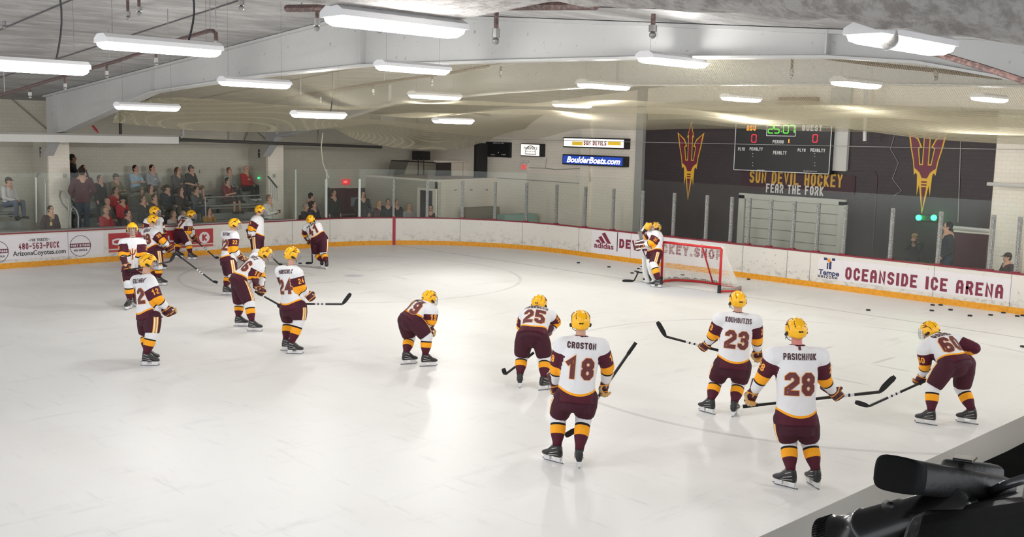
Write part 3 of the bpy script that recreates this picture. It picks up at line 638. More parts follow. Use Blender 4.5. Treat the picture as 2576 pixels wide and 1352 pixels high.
# lit signs, small boards ----------------------------------------------------
def signbox(name, label, x0, y0, x1, y1, face, depth=.3, frame_w=.04):
    Xf = XW-depth; a, b = onplane(x0, y0, 0, Xf), onplane(x1, y1, 0, Xf); root = empty(name, (XW, (a[1]+b[1])/2, (a[2]+b[2])/2), label, 'sign')
    mb = MB(); mb.box((XW-depth/2, (a[1]+b[1])/2, (a[2]+b[2])/2), (depth, a[1]-b[1], a[2]-b[2])); mb.build('box', mat('sign_black', (24, 24, 26), .5), root, bevel=.01)
    mb = MB(); mb.box((Xf-.004, (a[1]+b[1])/2, (a[2]+b[2])/2), (.01, a[1]-b[1]-2*frame_w, a[2]-b[2]-2*frame_w)); mb.build('face', face, root); return root, Xf
LIT = mat('sign_lit_white', (250, 248, 240), .5, emit=(255, 253, 246), estr=.75); LITB = mat('sign_lit_blue', (40, 78, 190), .5, emit=(44, 84, 200), estr=.35)
r, Xf = signbox('lit_sign', 'white lit sign reading SUN DEVILS, the upper of two long signs', 1417, 345, 1571, 376, LIT)
wtext('SUN DEVILS', 1469, 1526, 354, 366, mat('sign_maroon', (150, 40, 30)), Xf, .014, r, th=.3); mb = MB()
for x0, x1 in ((1440, 1466), (1530, 1562)): wbox('yellow_panel', x0, 356, x1, 366, mat('sign_yellow', (248, 206, 60), .5, emit=(248, 206, 60), estr=.3), .012, Xf-.003, r)
r, Xf = signbox('lit_sign', 'blue lit sign reading BOULDERBOATS.COM, the lower of two long signs', 1415, 388, 1568, 421, LITB)
wtext('BoulderBoats.com', 1426, 1561, 396, 412, LIT, Xf, .014, r, font=True, bold=.035, shear=.3)
r, Xf = signbox('lit_sign', "small white sign reading HARPER'S with a dark arch", 1310, 361, 1358, 395, LIT, .28, .03)
wtext("HARPER'S", 1319, 1352, 369, 377, INKD, Xf, .014, r, font=True, bold=.01); wtext('ROOFING', 1325, 1346, 380, 383, INKD, Xf, .014, r, th=.2)
mb = MB(); p = onplane(1335, 388, 0, Xf); ARC = [(Xf-.012, p[1]-.27*math.cos(t), p[2]+.3*math.sin(t)) for t in np.linspace(0, math.pi, 14)]; mb.tube(ARC+[ARC[0]], .012, 5); mb.build('arch', mat('arch_brown', (110, 34, 34)), r)
r = empty('shot_board', (XW, onplane(1258, 376, 0, XW)[1], 3), 'small black SHOTS ON GOAL board at the left of the end wall', 'scoreboard')
wbox('panel', 1228, 357, 1287, 397, mat('board_black', (26, 26, 28)), .12, XW, r); wtext('SHOTS ON GOAL', 1241, 1269, 359, 362, WL, XW-.12, .01, r, th=.2); wtext('HOME', 1235, 1245, 388, 391, WL, XW-.12, .01, r, th=.2); wtext('GUEST', 1262, 1273, 388, 391, WL, XW-.12, .01, r, th=.2)
p = onplane(1254, 384, 0, XW-.12); mb = MB(); mb.box((XW-.13, p[1], p[2]), (.01, .03, .04)); mb.build('lit_dot', WL, r)
r = empty('exit_sign', (XW, onplane(1320, 420, 0, XW)[1], 2.7), 'red EXIT sign with two lamp heads under the small white sign', 'sign')
wbox('case', 1311, 411, 1328, 431, mat('exit_case', (220, 216, 210)), .08, XW, r); wtext('EXIT', 1312, 1325, 415, 426, E_('exit_red', (236, 50, 50), .8), XW-.08, .01, r, th=.3)
for px in (1313, 1327): p = onplane(px, 407, 0, XW-.08); mb = MB(); mb.ball(p, .05); mb.build('lamp_head', mat('exit_case', (220, 216, 210)), r)
# conduits on the end wall
def wtube(pts, rad, m, name, label, X=XW-.04, cat='pipe'): mb = MB(); mb.tube([onplane(x, y, 0, X) for x, y in pts], rad, 7); return tag(mb.build(name, m), label, cat)
PG = mat('conduit_grey', (150, 148, 144), .5)
wtube([(1330, 422), (1372, 424), (1375, 398)], .01, PG, 'conduit', 'thin grey conduit from the exit sign to the small white sign')
wtube([(1372, 424), (1400, 427), (1470, 424), (1470, 500)], .012, PG, 'conduit', 'thin grey conduit below the two long signs'); wtube([(1470, 424), (1483, 428), (1485, 455), (1480, 463), (1250, 448)], .01, PG, 'conduit', 'thin grey loop of conduit low on the end wall')
wtube([(2182, 120), (2178, 246), (2175, 355)], .05, mat('drain_white', (206, 204, 200), .4), 'drain_pipe', 'white vertical pipe right of the scoreboard', XW-.5)
wtube([(2420, 270), (2410, 560)], .012, PG, 'conduit', 'thin grey conduit right of the second fork'); wtube([(2110, 428), (2200, 432), (2206, 445), (2195, 630)], .015, mat('conduit_brown', (88, 72, 74)), 'conduit', 'dark conduit beside the slogan')
wtube([(2252, 335), (2240, 375), (2260, 410), (2245, 450), (2268, 480), (2250, 492)], .008, PG, 'cable', 'loose wavy cable hanging on the dark wall', cat='cable')
wtube([(1620, 358), (2576, 377)], .008, PG, 'wire_rope', 'long thin wire stretched before the scoreboard', XE+.5, 'wire'); wtube([(1230, 350), (1620, 358)], .008, PG, 'wire_rope', 'long thin wire in front of the lit signs', XE+.5, 'wire')
wtube([(2484, 463), (2590, 468)], .05, mat('drain_white', (206, 204, 200)), 'drain_pipe', 'white horizontal pipe at the right edge', XW-.4)
wtube([(2392, 572), (2490, 581)], .05, mat('drain_white', (206, 204, 200)), 'drain_pipe', 'white horizontal pipe over the maroon door', XW-.2)
wbox('wall_vent', 1967, 246, 2060, 278, mat('vent_brown', (150, 130, 106), .7, bump=.5, bscale=60), .2, XW, None, 'brown wall vent above the scoreboard', 'vent')
wbox('vent_ledge', 1966, 279, 2072, 284, WB, .3, XW, None, 'white ledge below the brown vent', 'ledge')
# green goal lamps
gl_ = empty('goal_lamp', onplane(2330, 549, 0, XW-.1), 'pair of green lights glowing under the second fork', 'light')
mb = MB(); p = onplane(2330, 549, 0, XW-.1); mb.box(tuple(p), (.08, .62, .14)); mb.build('lamp_bar', mat('board_black', (26, 26, 28)), gl_)
GRN = mat('lamp_green', (40, 255, 120), .4, emit=(30, 255, 110), estr=14)
for px in (2311, 2349):
    p = onplane(px, 548, 0, XW-.2); mb = MB(); mb.ball(p, .075); mb.build('lamp_bulb', GRN, gl_, smooth=True)
    ld = bpy.data.lights.new('green', 'POINT'); ld.energy = 1.5; ld.color = (.1, 1, .4); ld.shadow_soft_size = .05; lo = bpy.data.objects.new('green_glow', ld); COL.objects.link(lo); lo.location = Vector(p)+Vector((-.12, 0, 0)); rel(lo, gl_)
# corner building ------------------------------------------------------------
XC, YC, ZC = 2.06, 12.75, 2.08
slab('wall_hut_side', (XC, 12.42, -.1), (XC+.15, 16.65, ZC), GB)
mb = MB(); mb.hexa([(XC, 12.42, -.1), (XW, 13.14, -.1), (XW, 13.14, ZC), (XC, 12.42, ZC)], [(XC, 12.57, -.1), (XW, 13.29, -.1), (XW, 13.29, ZC), (XC, 12.57, ZC)]); o = mb.build('wall_hut_front', WB); o['kind'] = 'structure'
mb = MB(); mb.hexa([(XC-.03, 12.38, ZC), (XW, 13.1, ZC), (XW, 16.65, ZC), (XC-.03, 16.65, ZC)], [(XC-.03, 12.38, ZC+.08), (XW, 13.1, ZC+.08), (XW, 16.65, ZC+.08), (XC-.03, 16.65, ZC+.08)]); o = mb.build('ceiling_hut', WB); o['kind'] = 'structure'
y0, y1 = onplane(1052, 500, 0, XC)[1], onplane(1100, 500, 0, XC)[1]; zt = onplane(1078, 474, 0, XC)[2]
root = empty('door_3', (XC, (y0+y1)/2, 0), 'narrow doorway in the grey side of the low building', 'door'); root['kind'] = 'structure'
mb = MB(); mb.box((XC-.03, (y0+y1)/2, zt/2), (.05, y0-y1, zt)); mb.build('door_frame', WB, root); mb = MB(); mb.box((XC-.06, (y0+y1)/2, zt/2-.03), (.03, (y0-y1)*.62, zt-.1)); mb.build('door_leaf', mat('door_dark', (66, 62, 66)), root)
YWF = 16.65
def fbox(name, x0, y0, x1, y1, m, depth=.04, Y=YWF, parent=None, label=None, cat=None):
    a, b = onplane(x0, y0, 1, Y), onplane(x1, y1, 1, Y); mb = MB(); mb.box(((a[0]+b[0])/2, Y-depth/2, (a[2]+b[2])/2), (abs(a[0]-b[0]), depth, abs(a[2]-b[2])))
    o = mb.build(name, m, parent); 
    if label: tag(o, label, cat)
    return o
root = empty('door_4', (onplane(868, 500, 1, YWF)[0], YWF, 0), 'maroon double doors under the far exit sign', 'door'); root['kind'] = 'structure'
DM = mat('door_maroon', (72, 24, 34), .5)
fbox('door_leaf', 826, 474, 868, 590, DM, .06, YWF, root); fbox('door_leaf', 869, 474, 916, 590, DM, .06, YWF, root); fbox('door_frame', 817, 472, 825, 590, INKB, .1, YWF, root); fbox('push_bar', 857, 538, 890, 541, mat('bar_grey', (150, 150, 152), .3, .5), .1, YWF, root); fbox('notice', 880, 497, 898, 519, mat('notice_pale', (128, 130, 136)), .08, YWF, root)
r = empty('exit_sign', (onplane(868, 458, 1, YWF)[0], YWF, 2), 'glowing red EXIT sign over the maroon double doors', 'sign')
fbox('case', 860, 451, 878, 465, mat('exit_glow', (190, 60, 66), .5, emit=(230, 60, 70), estr=.5), .08, YWF, r)
a = onplane(869, 458, 1, YWF-.08); mb = MB(); block_text(mb, 'EXIT', lambda p, q: Vector((a[0]+p, YWF-.09, a[2]+q)), .16, .08, .024); mb.build('lettering', E_('exit_lit', (255, 120, 120), 1.5), r)
# things on top of the hut
r = empty('unit_heater', onplane(1050, 370, 1, 16.3), 'dark hanging unit heater over the low building', 'heater')
fbox('body', 1037, 380, 1062, 402, mat('heater_dark', (44, 40, 38)), .5, 16.3, r); fbox('upper_body', 1037, 340, 1062, 366, mat('heater_brown', (98, 84, 76)), .5, 16.3, r); fbox('hanger', 1048, 366, 1051, 382, PG, .03, 16.2, r); fbox('hanger_rod', 1048, 270, 1051, 342, PG, .03, 16.2, r)
r = empty('stored_table', onplane(1125, 425, 1, 15), 'white edged panel table stored on the low building roof', 'table')
fbox('white_edge', 1092, 404, 1161, 408, WB, .3, 15, r); fbox('white_end', 1135, 404, 1161, 447, WB, .06, 15, r); fbox('dark_side', 1096, 410, 1135, 447, mat('panel_dark', (62, 56, 54)), .06, 15.05, r)
r = empty('tarp_rack', onplane(1035, 425, 1, 15.4), 'dark metal rack with a slanting tarp on the low building roof', 'rack')
mb = MB(); A = [onplane(x, y, 1, 15.4) for x, y in ((985, 404), (1030, 402), (1016, 440), (976, 440))]; mb.hexa(A, [p+np.array((0, .04, 0)) for p in A]); mb.build('tarp', mat('tarp_grey', (96, 92, 84)), r)
mb = MB(); mb.tube([onplane(985, 404, 1, 15.4), onplane(1096, 410, 1, 15.4)], .025); mb.build('rail', mat('panel_dark', (62, 56, 54)), r)
for px in (1052, 1066): mb = MB(); mb.tube([onplane(px, 400, 1, 15.5), onplane(px, 446, 1, 15.5)], .02); mb.build('upright', mat('panel_dark', (62, 56, 54)), r)
fbox('dark_cabinet', 1193, 360, 1219, 446, mat('cabinet_black', (34, 33, 34)), .14, 13.3, None, 'tall black speaker cabinet left of the shots board', 'cabinet')
fbox('air_duct', 934, 290, 970, 318, mat('duct_pale', (204, 203, 198)), .6, 16.6, None, 'short pale duct hanging high in the far corner', 'duct')
fbox('storage_bench', 1160, 522, 1236, 622, mat('bench_brown', (140, 130, 118)), .4, 12.3, None, 'brown bench cover in front of the low white building', 'bench')
fbox('green_bench', 1250, 540, 1330, 610, mat('bench_green', (150, 178, 166)), .4, 10.9, None, 'pale green bench behind the corner boards', 'bench')
for i, px in enumerate((1142, 1182, 1221)): p = onplane(px, 478, 1, YC-.1); mb = MB(); mb.tube([p+np.array((0, -.01, 0)), p+np.array((0, -.12, 0)), p+np.array((0, -.12, .03))], .012, 6); tag(mb.build('coat_hook', mat('panel_dark', (62, 56, 54))), 'small dark hook on the low white building, %s of three' % ('left', 'middle', 'right')[i], 'hook')
# ------------------------------------------------------------------ fluorescent fixtures
LENS = mat('lamp_lens', (255, 255, 255), .5, emit=(255, 252, 246), estr=TUBE_E); HOUS = mat('lamp_housing', (226, 226, 228), .4)
def fixture(P, label, cord=True, vis=True):
    root = empty('ceiling_light', P, label, 'ceiling light', 'long fluorescent lights hanging under the roof')
    x, y, z = P; L, Wd = .62, .15
    mb = MB(); prof = [(-Wd, 0), (-Wd*.95, .045), (-Wd*.45, .085), (Wd*.45, .085), (Wd*.95, .045), (Wd, 0)]
    mb.loft([[(x+sx, y+a, z+b) for a, b in prof] for sx in (-L, L)]); mb.build('housing', HOUS, root)
    mb = MB(); prof = [(-Wd*.97, 0), (-Wd*.85, -.04), (-Wd*.4, -.065), (Wd*.4, -.065), (Wd*.85, -.04), (Wd*.97, 0)]
    mb.loft([[(x+sx*.985, y+a*k, z+b*k) for a, b in prof] for sx, k in ((-L, .75), (-L*.93, 1), (L*.93, 1), (L, .75))]); mb.build('lens', LENS, root)
    for sx in (-L*.8, L*.8):
        mb = MB(); mb.tube([(x+sx, y, z+.08), (x+sx, y, ceilz(y))], .002, 4); mb.build('hanging_wire', mat('wire_dark', (90, 90, 90)), root)
    if cord:
        h = ceilz(y)-z; pts = [(x+.3+.09*math.sin(t*3.3), y+.05*math.sin(t*2.2), z+.08+(h-.08)*t) for t in np.linspace(0, 1, 9)]
        mb = MB(); mb.tube(pts, .011, 5); mb.build('power_cord', mat('cord_black', (30, 30, 32)), root)
    kx = float(np.interp(x, [-24, -20, -12, -7, -2, 4], [2.3, .8, .58, 1.1, 2.7, 4.2]))*(.38 if y < -6 and x > -9 else 1)  # output varied along the rink to balance near ice and far wall
    la = bpy.data.lights.new('tube', 'AREA'); la.shape = 'RECTANGLE'; la.size = 1.2; la.size_y = .28; la.energy = LAMP_W*.18*kx; la.color = (1.0, .985, .955)
    lo = bpy.data.objects.new('tube_light', la); COL.objects.link(lo); lo.location = (x, y, z-.08); rel(lo, root); lo['kind'] = 'helper'
    lp = bpy.data.lights.new('tube', 'POINT'); lp.energy = LAMP_W*2.6*kx; lp.color = la.color; lp.shadow_soft_size = .14; lo = bpy.data.objects.new('lens_glow', lp); COL.objects.link(lo); lo.location = (x, y, z-.17); rel(lo, root); lo['kind'] = 'helper'
    return root
LI = [((405, 118), 217, 'second long light from the left edge, on the ceiling side of the big beam'), ((1000, 60), 280, 'biggest long light near the top centre'), ((70, 167), 205, 'long light cut by the left edge of the picture'), ((1040, 172), 150, 'light just under the big beam, below the biggest light'), ((642, 210), 132, 'light above the netting left of centre'), ((1695, 153), 168, 'bright light touching the underside of the big beam right of centre'), ((1520, 215), 121, 'light right of centre between two netting folds'), ((2155, 210), 137, 'light right of the scoreboard, above the netting'), ((1865, 248), 100, 'light above the scoreboard left corner'), ((1095, 242), 107, 'light behind the netting at the middle'), ((371, 270), 112, 'thin light below the left end of the big beam'), ((802, 290), 104, 'thin light at the left gathering of the netting'), ((1440, 264), 88, 'thin light above the two long signs'), ((1140, 305), 84, 'thin light under the netting over the low building'), ((2272, 103), 300, 'long light under the foam-covered beam at the upper right'), ((2490, 248), 112, 'small light near the upper right edge')]
LPOS = []
for (px, py), L, lb in LI:
    D = FPX*.87/L; d = ray(px, py); P = CAM+d*D; hz = ceilz(P[1])
    if P[2] > hz-.25: P = CAM+d*((hz-.25-CAM[2])/d[2])
    LPOS.append(P);  fixture(tuple(P), lb, L in (217, 280, 205, 104))
for x, y in ((-19, 11), (-16, 13), (-10, 14), (-2, 13), (3, 12), (2.5, -9), (3.5, -13), (-1, -12.5), (-5, -13), (-9, -14.5), (-24, 4)):  # extra unseen fixtures, added to spread light through the hall
    P = (x, y, ceilz(y)-.75); c = proj(P)
    if c[2] > 0 and -420 < c[0] < W+420 and -90 < c[1] < H+100: continue
    fixture(P, 'unseen fluorescent light added outside the picture to even out the lighting', False)
# ------------------------------------------------------------------ sprinkler pipes
PB = NT('rusty_pipe'); PB.col(PB.mix(PB.sstep(PB.noise(30, 5), .4, .65), (72, 56, 54), (112, 86, 80))); PB.b.inputs['Roughness'].default_value = .6
CHR = mat('sprinkler_metal', (150, 148, 146), .3, .7)
def drop(root, X, px, y0, y1):
    a, b = onplane(px, y0, 0, X), onplane(px, y1, 0, X); mb = MB(); mb.tube([a, (a[0], a[1], b[2])], .022, 7); mb.build('drop_pipe', PB.m, root)
    mb = MB(); mb.tube([(a[0], a[1], b[2]+.07), (a[0], a[1], b[2]-.01)], .036, 8); mb.ball((a[0], a[1], b[2]-.04), .034); mb.build('sprinkler_head', CHR, root)
def pipe(X, pts, drops, label, r=.035):
    P = [onplane(x, y, 0, X) for x, y in pts]; root = empty('sprinkler_pipe', tuple(P[0]), label, 'pipe', 'brown sprinkler pipes under the roof'); mb = MB(); mb.tube(P, r, 8); mb.build('main_pipe', PB.m, root)
    for d in drops: drop(root, X, *d)
    for t in np.linspace(.12, .9, 5):
        k = t*(len(P)-1); i = int(k); q = P[i]+(P[min(i+1, len(P)-1)]-P[i])*(k-i)
        if ceilz(q[1])-q[2] > .05: mb = MB(); mb.tube([q, (q[0], q[1], ceilz(q[1]))], .008, 5); mb.build('hanger_rod', CHR, root)
    return root
pipe(-13.2, [(-60, 262), (0, 240), (160, 192), (300, 152), (400, 118), (440, 103), (525, 78), (536, 78), (543, 84), (544, 105)], [(75, 218, 240), (163, 190, 219), (268, 162, 188), (392, 122, 156), (544, 100, 114)], 'long brown sprinkler pipe climbing from the left edge to an elbow at the second light')
pipe(-15.1, [(722, 21), (800, 20), (1000, 17), (1240, 15), (1500, 13)], [(797, 22, 62), (955, 20, 66), (1249, 17, 92)], 'level brown sprinkler pipe across the top of the big beam', .04)
pipe(-7.3, [(718, 248), (800, 232), (960, 207), (1120, 186), (1230, 166)], [(806, 238, 252), (938, 215, 232), (1087, 192, 208), (1260, 166, 188)], 'thin sprinkler pipe seen through the netting behind the big beam', .028)
pipe(-7.3, [(1960, 122), (2040, 140), (2200, 162), (2360, 178), (2520, 196)], [(1994, 140, 186), (2356, 176, 190)], 'thin sprinkler pipe behind the beam at the upper right', .03)
for px, y, lb in ((322, 40, 'single sprinkler drop at the top, left of a pair'), (350, 28, 'single sprinkler drop at the top, right of a pair'), (10, 64, 'single sprinkler drop at the top left corner'), (607, 14, 'short sprinkler drop cut by the top edge'), (1642, 80, 'single sprinkler drop in front of the beam right of centre')):
    X = -15.0 if px < 1000 else -14.0; b = onplane(px, y, 0, X); root = empty('sprinkler_drop', tuple(b), lb, 'pipe', 'single sprinkler drops')
    mb = MB(); zt = ceilz(b[1]) if px < 1000 else onplane(px, 35, 0, X)[2]
    mb.tube([(b[0], b[1], zt), b], .022, 7); mb.build('drop_pipe', PB.m, root); mb = MB(); mb.tube([(b[0], b[1], b[2]+.06), b], .038, 8); mb.ball((b[0], b[1], b[2]-.03), .034); mb.build('sprinkler_head', CHR, root)
# bracket and cable before the upper right light
p = onplane(2232, 90, 0, -14.6); root = empty('hanging_bracket', tuple(p), 'lumpy dark bracket hanging before the upper right light', 'bracket')
mb = MB(); mb.limb(onplane(2236, 62, 0, -14.6), onplane(2236, 100, 0, -14.6), .05, .07); mb.limb(onplane(2236, 100, 0, -14.6), onplane(2228, 122, 0, -14.6), .05, .02); m = remeshed(mb, .018, 1); m.materials.append(FR.m); o = link(bpy.data.objects.new('bracket_arm', m)); rel(o, root)
mb = MB(); mb.tube([onplane(x, y, 0, -13.2) for x, y in ((2303, 122), (2380, 142), (2480, 172), (2600, 212))], .025, 7); tag(mb.build('steel_cable', PB.m), 'thick dark cable slanting off the upper right light', 'cable')
# ------------------------------------------------------------------ safety netting
def netmat(nm_, lo_, hi_):
  net = NT(nm_)
  def grid(scale, w):
      sp = net.n('ShaderNodeSeparateXYZ'); uv = net.n('ShaderNodeUVMap'); net.l(uv.outputs[0], sp.inputs[0]); r = []
      for k in (0, 1):
        f = net.math('FRACT', net.math('MULTIPLY', sp.outputs[k], scale)); r.append(net.math('LESS_THAN', f, w))
      return net.math('MAXIMUM', r[0], r[1])
  tr = net.n('ShaderNodeBsdfTransparent'); df = net.n('ShaderNodeBsdfDiffuse'); df.inputs[0].default_value = lin((208, 200, 174))+(1,); tl = net.n('ShaderNodeBsdfTranslucent'); tl.inputs[0].default_value = lin((208, 200, 174))+(1,)
  ms = net.n('ShaderNodeMixShader'); ms.inputs[0].default_value = .55; net.l(df.outputs[0], ms.inputs[1]); net.l(tl.outputs[0], ms.inputs[2])
  mx = net.n('ShaderNodeMixShader'); g = grid(32, .24); net.l(net.math('ADD', net.math('MULTIPLY', g, hi_), lo_), mx.inputs[0]); net.l(tr.outputs[0], mx.inputs[1]); net.l(ms.outputs[0], mx.inputs[2]); net.l(mx.outputs[0], net.out.inputs['Surface']); return net.m
NETM = netmat('netting', .15, .62); NETD = netmat('netting_bunched', .42, .5)
def netsheet(rows, name, label, sub=14, m_=None):
    """rows of 3-D control points, catmull-rom through them in both directions"""
    A = np.array([[np.array(p, float) for p in r] for r in rows])
    def cr(A, n):
        out = []
        for i in range(len(A)-1):
            p0, p1, p2, p3 = A[max(i-1, 0)], A[i], A[i+1], A[min(i+2, len(A)-1)]
            for k in range(n):
                t = k/n; out.append(.5*((2*p1)+(p2-p0)*t+(2*p0-5*p1+4*p2-p3)*t*t+(3*p1-p0-3*p2+p3)*t**3))
        out.append(A[-1]); return np.array(out)
    B = cr(A, sub); B = np.transpose(cr(np.transpose(B, (1, 0, 2)), sub), (1, 0, 2)); n, m = B.shape[:2]
    me = bpy.data.meshes.new(name); me.from_pydata([tuple(p) for p in B.reshape(-1, 3)], [], [(i*m+j, i*m+j+1, (i+1)*m+j+1, (i+1)*m+j) for i in range(n-1) for j in range(m-1)])
    uv = me.uv_layers.new(name='UVMap'); us = np.array([[B[i, j, 0]+.15*B[i, j, 2], B[i, j, 1]+.9*B[i, j, 2]] for i in range(n) for j in range(m)])
    idx = np.empty(len(me.loops), int); me.loops.foreach_get('vertex_index', idx); uv.data.foreach_set('uv', us[idx].ravel())
    me.materials.append(m_ or NETM); me.polygons.foreach_set('use_smooth', [True]*len(me.polygons)); o = link(bpy.data.objects.new(name, me)); return tag(o, label, 'net', 'safety nets strung under the roof')
def U(px, py, z=None, X=None, Y=None):
    if z is not None: return onplane(px, py, 2, z)
    return onplane(px, py, 0, X) if X is not None else onplane(px, py, 1, Y)
# main net over the ice: rows run away from the big beam towards the end wall
rows = []
for x, zs, ylim in ((-10.1, .0, 10.4), (-8.3, -.26, 10.2), (-6.5, -.16, 10.0), (-4.7, -.34, 9.6), (-3.0, -.2, 9.3), (-1.0, -.44, 8.8), (1.0, -.5, 8.6), (2.6, -.54, 8.2)):
    r = []
    for k, y in enumerate(np.linspace(ylim, -13.5, 12)):
        z = float(np.interp(-y, [-a for a, b in LOW], [b for a, b in LOW])); z = z if x < -10 else 4.66-.03*abs(y)*.6+zs+.05*math.sin(y*1.7+x)
        if k == 0: z -= .28
        r.append((x, y, z-.02))
    rows.append(r)
netsheet(rows, 'safety_net', 'big beige net stretched under the roof beyond the arching beam')
# lower edge that hangs in front of the end wall
Xn = XE+.2
rows = [[U(x, y-o, X=Xn-k) for x, y, o in ((1630, 302, 0), (1750, 300, 0), (1850, 312, 0), (1990, 312, 0), (2090, 318, 0), (2160, 328, 0), (2300, 346, 0), (2420, 356, 0), (2530, 362, 0), (2640, 366, 0))] for k in (0,)]
rows.append([U(x, y, X=Xn-.35) for x, y in ((1630, 288), (1750, 282), (1850, 288), (1990, 286), (2090, 292), (2160, 298), (2300, 308), (2420, 322), (2530, 330), (2640, 330))])
rows.append([U(x, y, X=Xn-.7) for x, y in ((1630, 262), (1750, 254), (1850, 256), (1990, 252), (2090, 258), (2160, 262), (2300, 268), (2420, 280), (2530, 284), (2640, 290))])
netsheet(rows, 'safety_net', 'hanging edge of the net over the scoreboard and forks', 8, NETD)
# swag in the far corner
rows = [[U(x, y, Y=11.6) for x, y in ((838, 322), (900, 352), (985, 370), (1065, 377), (1150, 375), (1215, 358), (1270, 336), (1340, 322), (1430, 313), (1560, 306), (1640, 302))],
        [U(x, y, Y=11.3) for x, y in ((836, 315), (900, 326), (985, 342), (1065, 352), (1150, 352), (1215, 340), (1270, 326), (1340, 310), (1430, 302), (1560, 296), (1640, 292))],
        [U(x, y, Y=10.6) for x, y in ((834, 300), (900, 300), (985, 304), (1065, 312), (1150, 314), (1215, 308), (1270, 300), (1340, 290), (1430, 284), (1560, 278), (1640, 272))]]
netsheet(rows, 'safety_net', 'beige net swag sagging over the far corner', 8, NETD)
# swag left, below the beam end
rows = [[U(x, y, Y=11.2) for x, y in ((283, 308), (360, 316), (440, 325), (560, 331), (680, 332), (780, 328), (850, 318))],
        [U(x, y, Y=11.0) for x, y in ((292, 286), (360, 296), (440, 304), (560, 310), (680, 312), (780, 308), (850, 300))],
        [U(x, y, Y=10.6) for x, y in ((306, 268), (380, 250), (450, 246), (560, 252), (680, 262), (780, 270), (850, 282))]]
netsheet(rows, 'safety_net', 'beige net edge hanging below the left end of the arching beam', 8, NETD)
mb = MB(); mb.tube([U(x, y, Y=12.4) for x, y in ((812, 335), (808, 370), (812, 410), (822, 436), (828, 448))], .018, 6); tag(mb.build('net_rope', mat('rope_pale', (196, 190, 172))), 'pale rope hanging from the net down to the corner post', 'rope')
p = onplane(240, 325, 0, -10.6); root = empty('balloon', tuple(p), 'small red shuttle-shaped thing dangling under the beam end', 'ornament'); mb = MB(); a, b = onplane(234, 318, 0, -10.6), onplane(248, 335, 0, -10.6); mb.limb(a, a+(b-a)*.5, .03, .035); mb.limb(a+(b-a)*.5, b, .035, .01); mb.build('body', mat('toy_red', (150, 40, 46)), root); mb = MB(); mb.tube([a, (a[0], a[1], 3.75)], .004, 4); mb.build('string', mat('wire_dark', (90, 90, 90)), root)
# ------------------------------------------------------------------ bleachers
BA = NT('bleacher_metal'); BA.col(BA.mix(BA.noise(3, 5, BA.scaled(.4, 6, 6)), (158, 160, 156), (122, 124, 122))); BA.b.inputs['Metallic'].default_value = .35; BA.b.inputs['Roughness'].default_value = .38
BD = mat('bleacher_dark', (56, 56, 56), .6)
def rowy(k): return 13.52+.55*k
def rowz(k): return (-.2, .06, .42, .78, 1.22)[k]
def bleacher(x0, x1, k0, k1, label):
    root = empty('bleacher', ((x0+x1)/2, 15.2, 0), label, 'bleacher', 'stepped metal bleachers'); xc, w = (x0+x1)/2, x1-x0
    for k in range(k0, k1+1):
        y, z = rowy(k), rowz(k)
        mb = MB(); mb.box((xc, y+.19, z), (w, .36, .04)); mb.build('foot_board', BA.m, root)
        mb = MB(); mb.box((xc, y+.53, z+.38), (w, .25, .045)); mb.build('seat_board', BA.m, root)
        mb = MB(); mb.box((xc, y+.4, z+.12), (w, .02, .2)); mb.build('riser', BD if k == 1 else BA.m, root)
        n = max(2, int(w/1.6))
        for i in range(n+1): x = x0+.05+(w-.1)*i/n; mb = MB(); mb.box((x, y+.53, z+.1), (.05, .2, .52)); mb.build('seat_bracket', BD, root)
    return root
bleacher(-9.4, -2.98, 1, 4, 'four-row metal bleacher between the F and G pillars'); bleacher(-19, -10.9, 1, 4, 'metal bleacher left of the F pillar')
RL = mat('rail_steel', (176, 176, 172), .3, .6)
def rail(pts, label, r=.024, name='hand_rail', cat='railing', Y=None):
    mb = MB(); mb.tube([onplane(x, y, 1, yy) for x, y, yy in pts], r, 8); return tag(mb.build(name, RL), label, cat)
rail([(114, 560, 14.6), (114, 462, 14.6), (111, 448, 14.6), (104, 438, 14.6), (96, 436, 14.7), (91, 446, 14.8), (92, 560, 14.8)], 'curved steel hand rail left of the F pillar, beside the seated man')
rail([(176, 620, 13.6), (173, 520, 13.6), (169, 500, 13.6), (160, 482, 13.7), (152, 481, 13.9), (150, 495, 14), (156, 512, 13.9), (172, 530, 13.7)], 'curved steel hand rail right of the F pillar')
rail([(197, 625, 13.5), (197, 545, 13.5), (192, 530, 13.5), (184, 520, 13.6), (178, 530, 13.6), (177, 625, 13.6)], 'second curved steel hand rail at the foot of the steps')
root = empty('guard_rail', (-5, 14.2, .8), 'silver guard rail across the bleachers before the man in the maroon shirt', 'railing')
for y0 in (497, 519): mb = MB(); mb.tube([onplane(515, y0, 1, 14.3), onplane(668, y0-6, 1, 14.3)], .02, 8); mb.build('bar', RL, root)
mb = MB(); mb.tube([onplane(516, 496, 1, 14.3), onplane(518, 548, 1, 14.3)], .02, 8); mb.build('upright', RL, root)
root = empty('stair_rail', tuple(onplane(690, 500, 1, 14.2)), 'dark slanting stair railing against the G pillar', 'railing')
mb = MB(); mb.tube([onplane(674, 444, 1, 14.4), onplane(697, 472, 1, 14.4)], .03, 8); mb.build('top_bar', mat('rail_dark', (92, 92, 90), .4, .3), root)
for i in range(5): x = 674+i*5.6; mb = MB(); mb.tube([onplane(x, 445+i*6.6, 1, 14.4), onplane(x+1, 492+i*4, 1, 14.4)], .012, 6); mb.build('baluster', RL, root)
